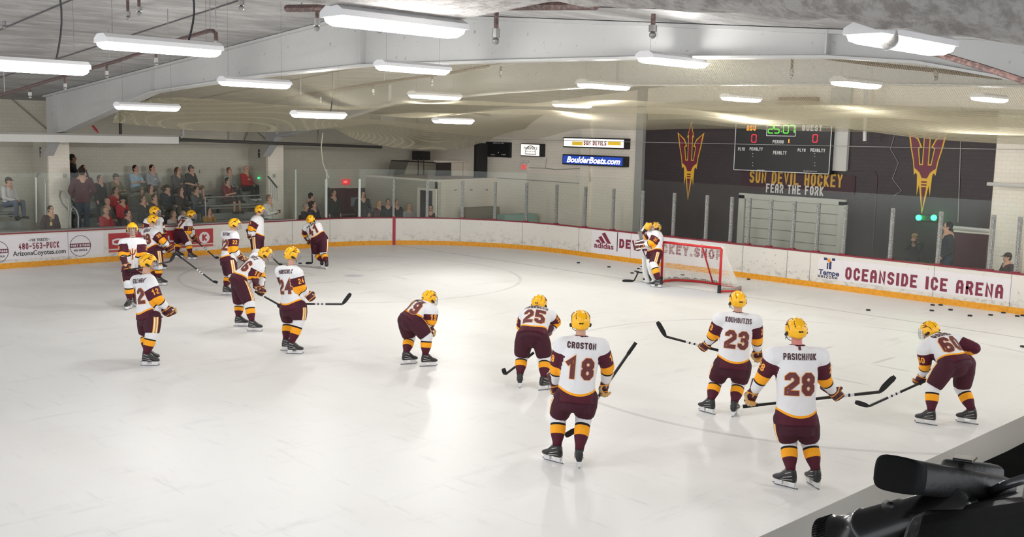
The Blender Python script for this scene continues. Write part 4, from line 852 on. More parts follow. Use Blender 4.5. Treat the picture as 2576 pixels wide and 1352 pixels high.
for px, py, lb in ((163, 443, 'small grey electrical box on the F pillar'), (505, 432, 'small white thermostat on the wall between spectators'), (690, 443, 'green lit small box on the G pillar')):
    a = onplane(px, py, 1, 15.38 if px != 505 else 16.62); mb = MB(); mb.box(tuple(a), (.09, .04, .12)); o = tag(mb.build('wall_box', mat('box_grey', (176, 176, 170))), lb, 'box')
a = onplane(651, 448, 1, 13.2); 
mb = MB(); mb.ball(onplane(650, 448, 0, -2.98), .03); tag(mb.build('green_lamp', mat('small_green', (30, 240, 130), .4, emit=(30, 240, 130), estr=4)), 'tiny green light on the side of the G pillar', 'light')
# ------------------------------------------------------------------ people
def V3(a): return Vector((float(a[0]), float(a[1]), float(a[2])))
PAINT = NT('skin_paint'); at = PAINT.n('ShaderNodeAttribute'); at.attribute_name = 'paint'; PAINT.l(at.outputs['Color'], PAINT.b.inputs['Base Color']); PAINT.b.inputs['Roughness'].default_value = .55
def bands(name, attrs, base, rough=.7, wr=.35):
    """cloth material coloured by constant thresholds on mesh attributes: [(attr, lo, hi, colour), ...]"""
    g = NT(name); c = g.mix(g.noise(6, 4), tuple(x*.93 for x in base), base) if max(base) > 60 else g.mix(g.noise(6, 4), tuple(max(0, x-6) for x in base), tuple(x+5 for x in base))
    for a, lo, hi, col in attrs:
        v = g.attr(a); m = g.math('MULTIPLY', g.math('GREATER_THAN', v, lo), g.math('LESS_THAN', v, hi)); c = g.mix(m, c, col)
    g.col(c); g.b.inputs['Roughness'].default_value = rough; g.b.inputs['Specular IOR Level'].default_value = .3
    g.bump(g.noise(7, 5, g.scaled(1, 1, .6), .6), wr, .05); return g.m
JER = bands('jersey_cloth', [('hem', -1, .085, MAROON), ('hem', .085, .112, GOLD), ('arm', .13, .48, MAROON), ('arm', .48, .665, GOLD), ('arm', .665, .71, BLACK), ('neck', .5, 2, (70, 20, 36))], WHITE)
PAN = bands('pants_cloth', [('strp', -1, .042, GOLD), ('strp', -1, .03, (236, 232, 226)), ('strp', -1, .014, (200, 150, 60))], (66, 22, 38))
SOC = bands('sock_cloth', [('shin', .26, .33, BLACK), ('shin', .33, .60, GOLD), ('shin', .60, 3, MAROON)], WHITE)
HELM = NT('helmet_gold'); HELM.b.inputs['Base Color'].default_value = lin((250, 186, 18))+(1,); HELM.b.inputs['Roughness'].default_value = .25
VENT = mat('vent_black', (30, 24, 22), .6); CAGE = mat('cage_steel', (170, 172, 176), .3, .8); NUMM = mat('number_maroon', (100, 42, 46), .6); NUMG = mat('number_gold', (246, 164, 60), .6); NAMEM = mat('name_maroon', (66, 18, 34), .6)
GLV = NT('glove_leather'); sp_ = GLV.n('ShaderNodeSeparateXYZ'); GLV.l(GLV.tc.outputs['Object'], sp_.inputs[0])
gm = GLV.math('MULTIPLY', GLV.math('GREATER_THAN', sp_.outputs[0], .012), GLV.math('LESS_THAN', sp_.outputs[0], .026)); gm2 = GLV.math('MULTIPLY', GLV.math('GREATER_THAN', sp_.outputs[0], .098), GLV.math('LESS_THAN', sp_.outputs[0], .112))
gc = GLV.mix(GLV.math('LESS_THAN', sp_.outputs[2], -.03), (74, 22, 36), (196, 168, 120)); GLV.col(GLV.mix(GLV.math('MAXIMUM', gm, gm2), gc, (240, 160, 50))); GLV.b.inputs['Roughness'].default_value = .6
# shared meshes -------------------------------------------------------------
def glove_mesh():
    mb = MB()
    mb.loft([[(x, w*math.cos(t), h*math.sin(t)-.004) for t in [2*math.pi*k/12 for k in range(12)]] for x, w, h in ((-.13, .062, .055), (-.12, .066, .06), (-.05, .056, .048), (0, .048, .038))])
    mb.loft([[(x, w*math.cos(t), h*math.sin(t)+.004) for t in [2*math.pi*k/12 for k in range(12)]] for x, w, h in ((-.03, .048, .036), (.02, .054, .036), (.075, .055, .034), (.09, .045, .025))])
    for i, (y, L) in enumerate(((.042, .9), (.015, 1.05), (-.013, 1.0), (-.039, .82))):
        a = Vector((.075, y, .008)); b = a+Vector((.05*L, 0, -.012)); c = b+Vector((.012*L, 0, -.045*L)); d = c+Vector((-.04*L, 0, -.018))
        mb.limb(a, b, .0155, .015, 8); mb.limb(b, c, .015, .014, 8); mb.limb(c, d, .014, .012, 8)
    a = Vector((.01, .045, -.008)); b = a+Vector((.045, .03, -.02)); c = b+Vector((.035, -.02, -.035)); mb.limb(a, b, .019, .017, 8); mb.limb(b, c, .017, .014, 8)
    m = remeshed(mb, .007, 1, 'glove'); m.materials.append(GLV.m); return m
def skate_meshes():
    # +x is the toe, z=0 the ice
    mb = MB(); rg = []
    for x, z0, z1, w in ((-.12, .085, .15, .026), (-.105, .075, .225, .038), (-.06, .072, .25, .044), (-.015, .072, .235, .043), (.03, .072, .2, .045), (.08, .074, .155, .047), (.13, .078, .135, .042), (.155, .085, .12, .026)):
        rg.append([(x, w*math.copysign(abs(math.cos(t))**.7, math.cos(t)), (z0+z1)/2+(z1-z0)/2*math.copysign(abs(math.sin(t))**.7, math.sin(t))) for t in [2*math.pi*k/14 for k in range(14)]])
    mb.loft(rg); boot = mb
    bl = MB(); bl.box((-.005, 0, .008), (.29, .006, .016)); bl.add([(.14, -.003, .016), (.155, -.003, .016), (.165, -.003, .03), (.14, -.003, .03), (.14, .003, .016), (.155, .003, .016), (.165, .003, .03), (.14, .003, .03)], [(0, 1, 2, 3), (7, 6, 5, 4), (0, 4, 5, 1), (1, 5, 6, 2), (2, 6, 7, 3), (3, 7, 4, 0)])
    ho = MB()
    for a, b in ((-.11, -.045), (.045, .12)): ho.hexa([(a, -.014, .016), (b, -.014, .016), (b, .014, .016), (a, .014, .016)], [(a-.01, -.03, .08), (b+.01, -.03, .08), (b+.01, .03, .08), (a-.01, .03, .08)])
    ho.box((0, 0, .022), (.27, .014, .014))
    dt = MB()
    for s in (-1, 1):
        for p, q in (((-.1, .12), (.04, .1)), ((-.09, .16), (.02, .125)), ((-.08, .21), (-.01, .18))): dt.tube([(p[0], s*.048, p[1]), ((p[0]+q[0])/2, s*.051, (p[1]+q[1])/2), (q[0], s*.047, q[1])], .004, 5)
    for k in range(5): x = .0+.02*k; dt.tube([(x, -.02, .232-.024*k), (x+.006, 0, .242-.024*k), (x, .02, .232-.024*k)], .004, 5)
    BK = mat('boot_black', (38, 38, 40), .4, var=.3, vscale=30)
    return boot.mesh('skate', BK, True), ho.mesh('blade_holder', mat('holder_white', (230, 230, 232), .4)), bl.mesh('blade', mat('blade_steel', (120, 122, 128), .2, .9)), dt.mesh('laces', mat('boot_trim', (190, 188, 186), .5))
def helmet_meshes():
    # +x faces forward, origin at the head centre
    mb = MB(); R = []; n = 28
    for i in range(13):
        e = math.pi/2*(1-i/12)
        r = []
        for k in range(n):
            t = 2*math.pi*k/n; cut = -.03 if math.cos(t) > .55 else (-.085 if math.cos(t) > -.2 else -.10)
            low = math.radians(10 if math.cos(t) > .55 else (-32 if abs(math.sin(t)) > .6 else -38)); el = math.pi/2+(low-math.pi/2)*i/12
            rr = 1+.035*math.cos(6*t)*math.cos(el)**2
            r.append((.135*math.cos(el)*math.cos(t)*rr-.005, .112*math.cos(el)*math.sin(t)*rr, .135*math.sin(el)))
        R.append(r)
    R2 = [[(x*.9, y*.9, z*.96) for x, y, z in r] for r in R]
    mb.loft(R+R2[::-1], cap=False)
    me = mb.mesh('helmet', HELM.m, True)
    vt = MB()
    def hs(x, y): return .135*math.sqrt(max(.01, 1-(x/.135)**2-(y/.112)**2))*1.0
    for s in (-1, 1):
        for x, y, z, L in ((-.04, .05, .122, .05), (.045, .05, .118, .04), (-.09, .055, .085, .03), (.02, .1, .06, .035), (-.05, .1, .055, .03)):
            x0, x1 = max(-.11, x-L/2), min(.11, x+L/2); vt.limb((x0, s*y, hs(x0, y)-.002), (x1, s*y, hs(x1, y)-.002), .006, .006, 6)
        vt.limb((-.02, s*.108, -.035), (.01, s*.108, -.055), .02, .018, 8)
    vt.limb((-.135, -.015, .0), (-.135, .015, .0), .012, .012, 6)
    ve = vt.mesh('vent', VENT)
    lg = MB()
    for s in (-1, 1):
        for pts in (((.0, .0), (.03, .03), (.06, .035)), ((.0, .0), (.035, .01), (.07, .01)), ((.0, .0), (.03, -.012), (.06, -.02)), ((-.03, -.01), (0, 0), (.02, .0))):
            lg.tube([Vector((.0+a, s*math.sqrt(max(.0001, 1-((a)/.14)**2-((.065+b)/.14)**2))*.119, .065+b)) for a, b in pts], .0035, 5)
    le = lg.mesh('fork_decal', mat('decal_maroon', (110, 40, 20)))
    cg = MB()
    for z in (-.02, -.045, -.07, -.095, -.12): cg.tube([(.02+.135*math.cos(t)*(1-.12*abs(z+.06)/.06), .1*math.sin(t), z) for t in np.linspace(-1.45, 1.45, 13)], .0028, 5)
    for t in np.linspace(-1.2, 1.2, 7): cg.tube([(.02+.135*math.cos(t)*k, .1*math.sin(t)*k, z) for z, k in ((.03, .93), (-.02, 1), (-.07, 1), (-.12, .93))], .0028, 5)
    ce = cg.mesh('face_cage', CAGE)
    st = MB(); st.tube([(.03, .1, -.04), (.045, .085, -.1), (.07, .04, -.135), (.075, 0, -.14), (.07, -.04, -.135), (.045, -.085, -.1), (.03, -.1, -.04)], .004, 5)
    return me, ve, le, ce, st.mesh('chin_strap', VENT)
GM = glove_mesh(); SK = skate_meshes(); HM = helmet_meshes()
def obj(name, me, parent, M=None):
    o = link(bpy.data.objects.new(name, me))
    if M is not None: o.matrix_world = M
    if parent is not None: rel(o, parent)
    return o
def head_solids(mb, c, M, s=1.0):
    """c head centre, M columns = forward, left, up"""
    def P(x, y, z): return c+M @ Vector((x*s, y*s, z*s))
    mb.ball(P(-.012, 0, .03), .098*s, 16, 12, M, (.98, .8, .95)); mb.ball(P(.022, 0, -.045), .07*s, 14, 10, M, (.95, .82, .95))
    mb.limb(P(.05, 0, -.085), P(.072, 0, -.088), .028*s, .02*s, 8); mb.limb(P(.085, 0, .01), P(.1, 0, -.028), .01*s, .017*s, 8)
    for y in (-1, 1): mb.ball(P(-.005, y*.08, -.01), .028*s, 8, 6, M, (.7, .35, 1)); mb.limb(P(.075, y*.018, .026), P(.068, y*.05, .024), .012*s, .012*s, 6)
    mb.limb(P(.082, -.018, -.058), P(.082, .018, -.058), .011*s, .011*s, 6)
def paint_head(me, c, M, skin, s=1.0, hairc=None, mode='short'):
    V = verts(me); Mi = np.array(M.transposed()); L = (V-np.array(c)) @ Mi.T/s; col = np.tile(np.array(lin(skin)), (len(V), 1))
    near = np.linalg.norm(L, axis=1) < .17
    def blob(x, y, z, r, c_): k = np.linalg.norm((L-np.array((x, y, z)))*np.array((.6, 1, 1.3)), axis=1) < r; col[k & near] = lin(c_)
    for y in (-1, 1): blob(.085, y*.034, .006, .0155, (36, 26, 24)); blob(.088, y*.034, .03, .012, tuple(x*.45 for x in skin))
    blob(.088, 0, -.058, .022, (150, 78, 74)); 
    set_col(me, 'paint', col)
def basis(f, u):
    u = u.normalized(); f = (f-u*f.dot(u)).normalized(); l = u.cross(f); return Matrix(((f.x, l.x, u.x), (f.y, l.y, u.y), (f.z, l.z, u.z)))
def seg_t(V, a, b):
    a, b = np.array(a), np.array(b); ab = b-a; t = np.clip(((V-a) @ ab)/(ab @ ab), 0, 1); d = np.linalg.norm(V-(a+t[:, None]*ab), axis=1); return t, d
def torso_rings(mb, frames, n=20):
    """frames: (centre, right, fwd, halfwidth, halfdepth)"""
    mb.loft([[c+r*(w*math.copysign(abs(math.cos(t))**.8, math.cos(t)))+f*(d*math.sin(t)) for t in [2*math.pi*k/n for k in range(n)]] for c, r, f, w, d in frames])
def decal(name, polys, bvh, c, u, v, parent, m, off=.006, dist=.6):
    u, v = u.normalized(), v.normalized(); nrm = u.cross(v).normalized()
    def fn(a, b):
        o = c+u*a+v*b+nrm*dist; h = bvh.ray_cast(o, -nrm, dist*1.9)
        return h[0]+nrm*off if h[0] is not None else None
    mb = MB(); polys(mb, fn)
    if mb.v: mb.build(name, m, parent)
WRIST_DEF = {}
def player(num, name, tf, phi, J, label, phiH=None, lean=0.0, feet=(0, 0), fwd={}, stick=None, cage=True, skin=(206, 160, 138), scale=1.0, front=False, twist=0.0, goalie=False):
    """J: joints in the pixels of a crop tf=(ox,oy,s); BL/BR are the blade middles on the ice. phi: heading, 0 = away from the camera, 90 = picture right."""
    ox, oy, s = tf; px = {k: (ox+x/s, oy+y/s) for k, (x, y) in J.items()}
    gL, gR = ground(*px['BL']), ground(*px['BR']); g0 = (gL+gR)/2; z0 = (g0-CAM) @ CF; hf = Vector((CF[0], CF[1], 0)).normalized(); hr = Vector((hf.y, -hf.x, 0))
    ph = math.radians(phi); F = hr*math.sin(ph)+hf*math.cos(ph)
    dn = {'H': lean*1.25, 'N': lean, 'S': lean*.95, 'E': lean+.1, 'W': lean+.24, 'P': 0, 'K': .1, 'G': lean+.28}
    hw = {'S': .2, 'E': .27, 'W': .2, 'P': .11, 'K': .13, 'H': 0, 'N': 0, 'G': .2}
    q = {}
    for k, p in px.items():
        if k[0] == 'B': continue
        sd = {'L': 1, 'R': -1}.get(k[1:], 0); fw = fwd.get(k, dn[k[0]]); ex = fwd.get('d'+k, 0)
        base = z0
        if k[0] == 'K': base = .5*z0+.5*(((gL if k[1] == 'L' else gR)-CAM) @ CF)
        z = base+fw*math.cos(ph)+sd*hw[k[0]]*math.sin(ph+math.radians(twist if k[0] in 'SEW' else 0))+ex
        q[k] = V3(CAM+ray(*p)*z)
    root = empty('hockey_player', (float(g0[0]), float(g0[1]), 0), label, 'person', 'hockey players in white and maroon')
    ftd = {}
    for i_, k in enumerate('LR'): fa = math.radians(phi+feet[i_]); ftd[k] = hr*math.sin(fa)+hf*math.cos(fa)
    for k in 'LR':
        q['A'+k] = V3(gL if k == 'L' else gR)+Vector((0, 0, .19*scale))-ftd[k]*.05
    P = (q['PL']+q['PR'])/2; N = q['N']; up = (N-P).normalized(); rs = (q['SR']-q['SL']); rs = (rs-up*rs.dot(up)).normalized(); rp = (q['PR']-q['PL']); rp.z *= .5; rp = (rp-up*rp.dot(up)).normalized()
    if rs.length < .1: rs = hr
    fs, fp = up.cross(rs), up.cross(rp)
    L = (N-P).length; k_ = scale; fat = 1.0
    def fr(t):
        r = (rp*(1-t)+rs*t).normalized(); return r, up.cross(r)
    def C(t): return P+(N-P)*t
    HF = hr*math.sin(math.radians(phiH if phiH is not None else phi))+hf*math.cos(math.radians(phiH if phiH is not None else phi))
    hu = (Vector((0, 0, 1))*1.4+(q['H']-N).normalized()*.5+HF*(-.1)).normalized(); HB = basis(HF-Vector((0, 0, .12+lean*.3)), hu)
    # body: one continuous surface
    mb = MB(); head_solids(mb, q['H']+Vector((0, 0, -.012)), HB, .93*k_); mb.limb(N-up*.06, q['H']-HB @ Vector((.02, 0, .05)), .062*k_, .056*k_)
    torso_rings(mb, [(C(t), *fr(t), w*k_, d*k_) for t, w, d in ((-.1, .13, .1), (0, .16, .115), (.35, .15, .11), (.7, .18, .12), (.9, .16, .1), (1.0, .08, .07))])
    for sd in 'LR':
        S, E_j, Wj = q['S'+sd], q['E'+sd], q['W'+sd]; mb.limb(S, E_j, .058*k_, .046*k_); mb.limb(E_j, Wj, .046*k_, .032*k_)
        mb.limb(C(.8), S, .08*k_, .06*k_)
        hd = (Wj-E_j).normalized(); mb.limb(Wj, Wj+hd*.06, .03*k_, .03*k_)
        mb.limb(q['P'+sd], q['K'+sd], .085*k_, .06*k_); mb.limb(q['K'+sd], q['A'+sd], .058*k_, .04*k_); mb.limb(C(0), q['P'+sd], .1*k_, .09*k_)
    bme = remeshed(mb, .0125, 1, 'body'); paint_head(bme, q['H']+Vector((0, 0, -.012)), HB, skin, .93*k_); bme.materials.append(PAINT.m); obj('body', bme, root)
    # jersey
    mb = MB(); hemt = -.06 if not goalie else -.08
    torso_rings(mb, [(C(t)-fr(max(0, min(1, t)))[1]*bk, *fr(max(0, min(1, t))), w*k_, d*k_) for t, w, d, bk in ((hemt, .246, .19, .0), (0.06, .23, .182, .0), (.3, .21, .165, 0), (.6, .232, .165, 0), (.8, .24, .155, 0), (.93, .19, .125, 0), (1.02, .085, .08, 0))])
    for sd in 'LR':
        S, E_j, Wj = q['S'+sd], q['E'+sd], q['W'+sd]; cu = Wj-(Wj-E_j).normalized()*.045
        mb.limb(C(.84), S, .13*k_, .108*k_); mb.limb(S, E_j, .106*k_, .085*k_); mb.limb(E_j, cu, .085*k_, .062*k_)
    jm = remeshed(mb, .016, 4, 'jersey'); V = verts(jm); arm = np.full(len(V), -1.0); dt = seg_t(V, C(.0), C(.75))[1]
    hv = (V-np.array(C(hemt))) @ np.array(up); lat = (V-np.array(C(0))) @ np.array(rp); hem = hv-.075*np.clip(np.abs(lat)/.22, 0, 1)**2+ (0 if not front else .03)
    for sd in 'LR':
        S, E_j, Wj = q['S'+sd], q['E'+sd], q['W'+sd]; l1, l2 = (E_j-S).length, (Wj-E_j).length
        t1, d1 = seg_t(V, S, E_j); t2, d2 = seg_t(V, E_j, Wj); t = np.where(d1 < d2, t1*l1, l1+t2*l2)/(l1+l2); d = np.minimum(d1, d2)
        k = (d < .155*k_) & (d < dt*.92+.005) | ((t > .75) & (d < .12)); arm = np.where(k & ((t > .13) | (t > arm)), np.where(t > .02, t, -1), arm)
        ok = k & (t > .1); hem[ok] = 1.0
    set_attr(jm, 'arm', arm); set_attr(jm, 'hem', hem); set_attr(jm, 'neck', np.where(np.linalg.norm(V-np.array(N+up*.005), axis=1) < .088*k_, 1.0, 0.0)); jm.materials.append(JER)
    jo = obj('jersey', jm, root); bm = bmesh.new(); bm.from_mesh(jm); bvh = BVHTree.FromBMesh(bm); bm.free()
    # writing
    sgn = 1
    def put_num(txt, c, u, v, w, h, nm='jersey_number'):
        th = h*.215
        decal(nm+'_outline', lambda m_, fn: block_text(m_, txt, fn, w, h, th, .0062, .03, .2, True), bvh, c, u, v, root, NUMG, .005)
        decal(nm, lambda m_, fn: block_text(m_, txt, fn, w, h, th, 0, .03, .2, True), bvh, c, u, v, root, NUMM if nm == 'jersey_number' else NUMG, .009)
    if not front:
        r_, f_ = fr(.55); put_num(num_txt(num), C(.5), r_, up, .325*k_ if len(num) > 1 else .15, .25*k_)
        if name: decal('name_lettering', lambda m_, fn: block_text(m_, name, fn, min(.36, .044*len(name)+.03)*k_, .074*k_, .017, 0, .03, .24), bvh, C(.865), r_, up, root, NAMEM)
        decal('collar_patch', lambda m_, fn: ribbon(m_, [(0, -.012), (0, .012)], .03, fn, .02), bvh, C(.985), r_, up, root, NUMM)
    else:
        r_, f_ = fr(.55); u2 = -r_
        def fk(m_, fn):
            for pl in ([(0, -.1), (0, .1)], [(-.055, .075), (-.04, .01), (0, -.02)], [(.055, .075), (.04, .01), (0, -.02)]): ribbon(m_, pl, .016, fn, .03)
        decal('chest_fork', fk, bvh, C(.5), u2, up, root, NUMM, .01); 
        decal('chest_fork_outline', lambda m_, fn: [ribbon(m_, pl, .03, fn, .03) for pl in ([(0, -.11), (0, .11)], [(-.055, .085), (-.04, .01), (0, -.02)], [(.055, .085), (.04, .01), (0, -.02)])], bvh, C(.5), u2, up, root, NUMG, .006)
    for sd in 'LR':
        S, E_j = q['S'+sd], q['E'+sd]; ax = (S-E_j).normalized(); outw = (rs if sd == 'R' else -rs); outw = outw+(-fs*.35 if not front else fs*.35)
        outw = (outw-ax*outw.dot(ax)).normalized(); u = ax.cross(outw); T = (q['W'+sd]-E_j).length+(E_j-S).length; c = S-ax*(.3*T)
        decal('sleeve_number', lambda m_, fn: block_text(m_, num_txt(num), fn, .1*k_ if len(num) > 1 else .05, .09*k_, .02, 0, .03, .25, True), bvh, c, u, ax, root, NUMG, .006, .35)
    # pants
    mb = MB(); torso_rings(mb, [(C(t), *fr(0), w*k_, d*k_) for t, w, d in ((-.2, .2, .16), (-.1, .215, .175), (.05, .2, .16), (.2, .17, .13))])
    for sd in 'LR':
        a, b = q['P'+sd], q['K'+sd]; e = a+(b-a)*.8; ax_ = (b-a).normalized(); mb.ball(a+fp*0, .137*k_); uu = ax_.cross(fp).normalized(); ww = ax_.cross(uu); mb.loft([[p+(uu*math.cos(y)*r+ww*math.sin(y)*r) for y in [2*math.pi*j/14 for j in range(14)]] for p, r in ((a-ax_*.03, .13*k_), (a+(b-a)*.35, .14*k_), (a+(b-a)*.8, .128*k_), (a+(b-a)*.97, .118*k_))])
    mb.ball(C(-.03), .155*k_, 14, 10)
    pm = remeshed(mb, .016, 3, 'pants'); V = verts(pm); st = np.full(len(V), 1.0)
    for sd in 'LR':
        a, b = np.array(q['P'+sd]), np.array(q['K'+sd]); t, d = seg_t(V, a, b); ab = (b-a)/np.linalg.norm(b-a); fwv = np.array(fp); fwv = fwv-ab*(fwv @ ab); fwv /= np.linalg.norm(fwv); lt = np.cross(ab, fwv); ctr = np.array(C(0)); lt = lt if lt @ (a-ctr) > 0 else -lt
        rel_ = V-(a+t[:, None]*(b-a)); k = (rel_ @ lt > .04) & (t > .0); st = np.where(k, np.minimum(st, np.abs(rel_ @ fwv)), st)
    set_attr(pm, 'strp', st); pm.materials.append(PAN); obj('pants', pm, root)
    # socks, skates
    for i, sd in enumerate('LR'):
        a, b = q['K'+sd], q['A'+sd]; fk = fwd.get('T'+sd, None)
        mb = MB(); d = b-a; ax = d.normalized(); u = ax.cross(fp).normalized(); w_ = ax.cross(u); n = 16; Rg = []
        for t, r in ((-.22, .08), (-.1, .105), (0, .11), (.12, .106), (.26, .098), (.4, .1), (.55, .095), (.7, .08), (.85, .062), (1.0, .055)):
            Rg.append([a+d*t+(u*math.cos(y)+w_*math.sin(y))*r*k_*.92 for y in [2*math.pi*j/n for j in range(n)]])
        mb.loft(Rg); sm = mb.mesh('sock', SOC, True); V = verts(sm); set_attr(sm, 'shin', ((V-np.array(a)) @ np.array(ax))/d.length); obj('sock', sm, root)
        fa = math.radians(phi+feet[i]); fd = hr*math.sin(fa)+hf*math.cos(fa); g = V3(gL if sd == 'L' else gR); M = Matrix(((fd.x, -fd.y, 0, g.x), (fd.y, fd.x, 0, g.y), (0, 0, 1, 0), (0, 0, 0, 1))) @ Matrix.Diagonal((.96*k_, 1.05*k_, .92*k_, 1))
        sk = obj('skate', SK[0], root, M)
        for nm, me in zip(('blade_holder', 'blade', 'laces'), SK[1:]):
            o = link(bpy.data.objects.new(nm, me)); o.parent = sk
    # stick
    hands = {}
    for sd in 'LR':
        Wj, E_j = q['W'+sd], q['E'+sd]; hd = (Wj-E_j).normalized(); G = q.get('G'+sd)
        if G is not None: hd = (G-Wj).normalized()
        hands[sd] = (Wj, hd)
    sdir = None
    if stick:
        pts = []
        zb = z0+fwd.get('dstick', lean+.34)*math.cos(ph)+fwd.get('sside', 0)
        for i, (x, y, *dz) in enumerate(stick): pts.append(V3(CAM+ray(ox+x/s, oy+y/s)*(zb+(dz[0] if dz else 0))))
        for p in pts: p.z = max(p.z, .03)
        sdir = (pts[1]-pts[0]).normalized(); make_stick(pts, label, num)
    for sd in 'LR':
        Wj, hd = hands[sd]; ax = sdir if sdir is not None else rs
        y = (ax-hd*ax.dot(hd)); y = y.normalized() if y.length > .2 else hd.cross(fp).normalized(); z = hd.cross(y); pz = -fs if not front else fs
        if sdir is not None:
            c = (pts[0]-Wj); c = c-sdir*c.dot(sdir); 
        tc_ = V3(CAM)-Wj; show = sd in fwd.get('palm', '')
        if (z.dot(tc_) < 0) != show: y, z = -y, -z
        M = Matrix(((hd.x, y.x, z.x, Wj.x), (hd.y, y.y, z.y, Wj.y), (hd.z, y.z, z.z, Wj.z), (0, 0, 0, 1))) @ Matrix.Diagonal((1.08*k_, 1.2*k_, 1.2*k_, 1))
        obj('glove', GM, root, M)
    # helmet
    hc = q['H']; M = Matrix(((HB[0][0], HB[0][1], HB[0][2], hc.x), (HB[1][0], HB[1][1], HB[1][2], hc.y), (HB[2][0], HB[2][1], HB[2][2], hc.z), (0, 0, 0, 1))) @ Matrix.Diagonal((k_, k_*1.02, k_, 1))
    h = obj('helmet', HM[0], root, M)
    for nm, me in zip(('vent', 'fork_decal', 'face_cage', 'chin_strap'), HM[1:]):
        if nm == 'face_cage' and not cage: continue
        o = link(bpy.data.objects.new(nm, me)); o.parent = h
    return root, q
def num_txt(n): return n
SHA = mat('stick_black', (34, 34, 36), .4, var=.2, vscale=12); TAP = mat('stick_tape', (26, 26, 28), .8); TAW = mat('tape_white', (224, 220, 212), .8); SHW = mat('stick_print', (230, 230, 232), .5)
def make_stick(pts, label, num, white=False, group='hockey sticks held by the players'):
    a, h, t = pts[0], pts[1], pts[2]; root = empty('hockey_stick', tuple(a), 'black hockey stick held by the player wearing number '+num if 'bent' not in label else 'black hockey stick held by the bending player with number '+num, 'hockey stick', group)
    d = (h-a).normalized(); q = d.cross(Vector((0, 0, 1))).normalized() if abs(d.z) < .95 else Vector((1, 0, 0)); w = d.cross(q)
    def sec(p, hw, ht): return [p+q*hw+w*ht, p-q*hw+w*ht, p-q*hw-w*ht, p+q*hw-w*ht]
    mb = MB(); mb.loft([sec(a, .011, .015), sec(a+(h-a)*.5, .011, .015), sec(h, .012, .016)]); mb.build('shaft', SHA, root)
    mb = MB(); mb.loft([sec(a-d*.01, .014, .018), sec(a+d*.16, .014, .018)]); mb.build('grip_tape', TAW if white else TAP, root)
    for k in range(3):
        c = h-d*(.34+.07*k); mb = MB(); mb.loft([sec(c, .0125, .0165), sec(c+d*.045, .0125, .0165)]); mb.build('printed_letter', SHW, root)
    bd_ = (t-h); n = bd_.cross(d).normalized(); v = n.cross(bd_).normalized()
    if v.dot(d) > 0: v = -v
    mb = MB(); R = []
    for i in range(7):
        k = i/6; c = h+bd_*k+n*(.03*math.sin(k*2.2)); hh = .018+.016*min(1, k*4)-(.012 if i == 6 else 0); R.append([c+n*.004+v*hh, c-n*.004+v*hh, c-n*.004-v*hh, c+n*.004-v*hh])
    mb.loft(R); mb.build('blade', TAW if white else TAP, root, smooth=False); return root
TA, TB, TC, TD, TE, TF, TG, TT = (280, 500, 3.0727), (520, 500, 3.22), (960, 700, 4.506), (1340, 760, 3.0733), (1600, 700, 2.414), (2120, 780, 3.9775), (1600, 540, 6.76), (400, 520, 8.45)
PL = 'hockey player in white and maroon, '
player('28', 'PASICHNUK', TE, 0, dict(H=(972, 312), N=(978, 412), SL=(838, 470), SR=(1118, 475), EL=(775, 590), WL=(715, 690), GL=(680, 770), ER=(1140, 610), WR=(1195, 690), GR=(1235, 728), PL=(905, 860), PR=(1035, 860), KL=(925, 985), KR=(1050, 985), BL=(908, 1268), BR=(1073, 1262)), PL+'number 28, standing nearest the camera', -8, 0.0, (-50, -12), fwd={'palm': 'L'}, stick=[(655, 780), (1480, 692), (1578, 600)], skin=(206, 130, 118))
player('23', 'KOUMONTZIS', TE, 4, dict(H=(617, 135), N=(620, 212), SL=(512, 252), SR=(722, 262), EL=(470, 340), WL=(435, 395), GL=(405, 425), ER=(735, 370), WR=(738, 440), GR=(742, 490), PL=(525, 530), PR=(645, 535), KL=(487, 620), KR=(625, 635), BL=(432, 818), BR=(598, 832)), PL+'number 23, stick held out to the left', -8, 0, (-45, 22), fwd={'palm': 'R'}, stick=[(500, 440), (180, 355), (128, 265)])
player('18', 'CROSTON', TD, -4, dict(H=(370, 150), N=(376, 268), SL=(228, 335), SR=(525, 345), EL=(185, 500), WL=(172, 630), GL=(185, 690), ER=(578, 500), WR=(562, 625), GR=(545, 700), PL=(245, 745), PR=(420, 745), KL=(200, 880), KR=(395, 885), BL=(158, 1235), BR=(354, 1262)), PL+'number 18 on the back, stick rising at the right', 0, 0, (-48, 4), fwd={'palm': 'R'}, stick=[(795, 320, .0), (335, 985, -.0), (250, 1035)], cage=False)
player('60', 'GOUMENIUK'[:7], TF, -38, dict(H=(868, 205), N=(925, 268), SL=(810, 390), SR=(1130, 315), EL=(828, 540), WL=(790, 655), GL=(745, 745), ER=(1318, 385), WR=(1150, 470), PL=(1030, 570), PR=(1230, 540), KL=(900, 770), KR=(1190, 780), BL=(835, 1145), BR=(1245, 1135)), PL+'number 60, bent over facing left at the right side', -50, .38, (-20, -20), fwd={'ER': .1, 'WR': .5, 'dstick': .55, 'sside': -.1}, stick=[(870, 690), (260, 965), (118, 920)])
player('25', 'MARROCCO', TC, 8, dict(H=(1787, 285), N=(1768, 352), SL=(1630, 420), SR=(1905, 425), EL=(1585, 540), WL=(1640, 690), ER=(1975, 500), WR=(1895, 610), GR=(1885, 680), PL=(1620, 660), PR=(1800, 665), KL=(1588, 880), KR=(1850, 900), BL=(1565, 1225), BR=(1868, 1265)), PL+'number 25, bending beside number 18', 20, .34, (-8, 50), fwd={'WL': .5, 'WR': .4, 'dstick': .45}, stick=[(1720, 850), (1400, 1095), (1380, 1022)])
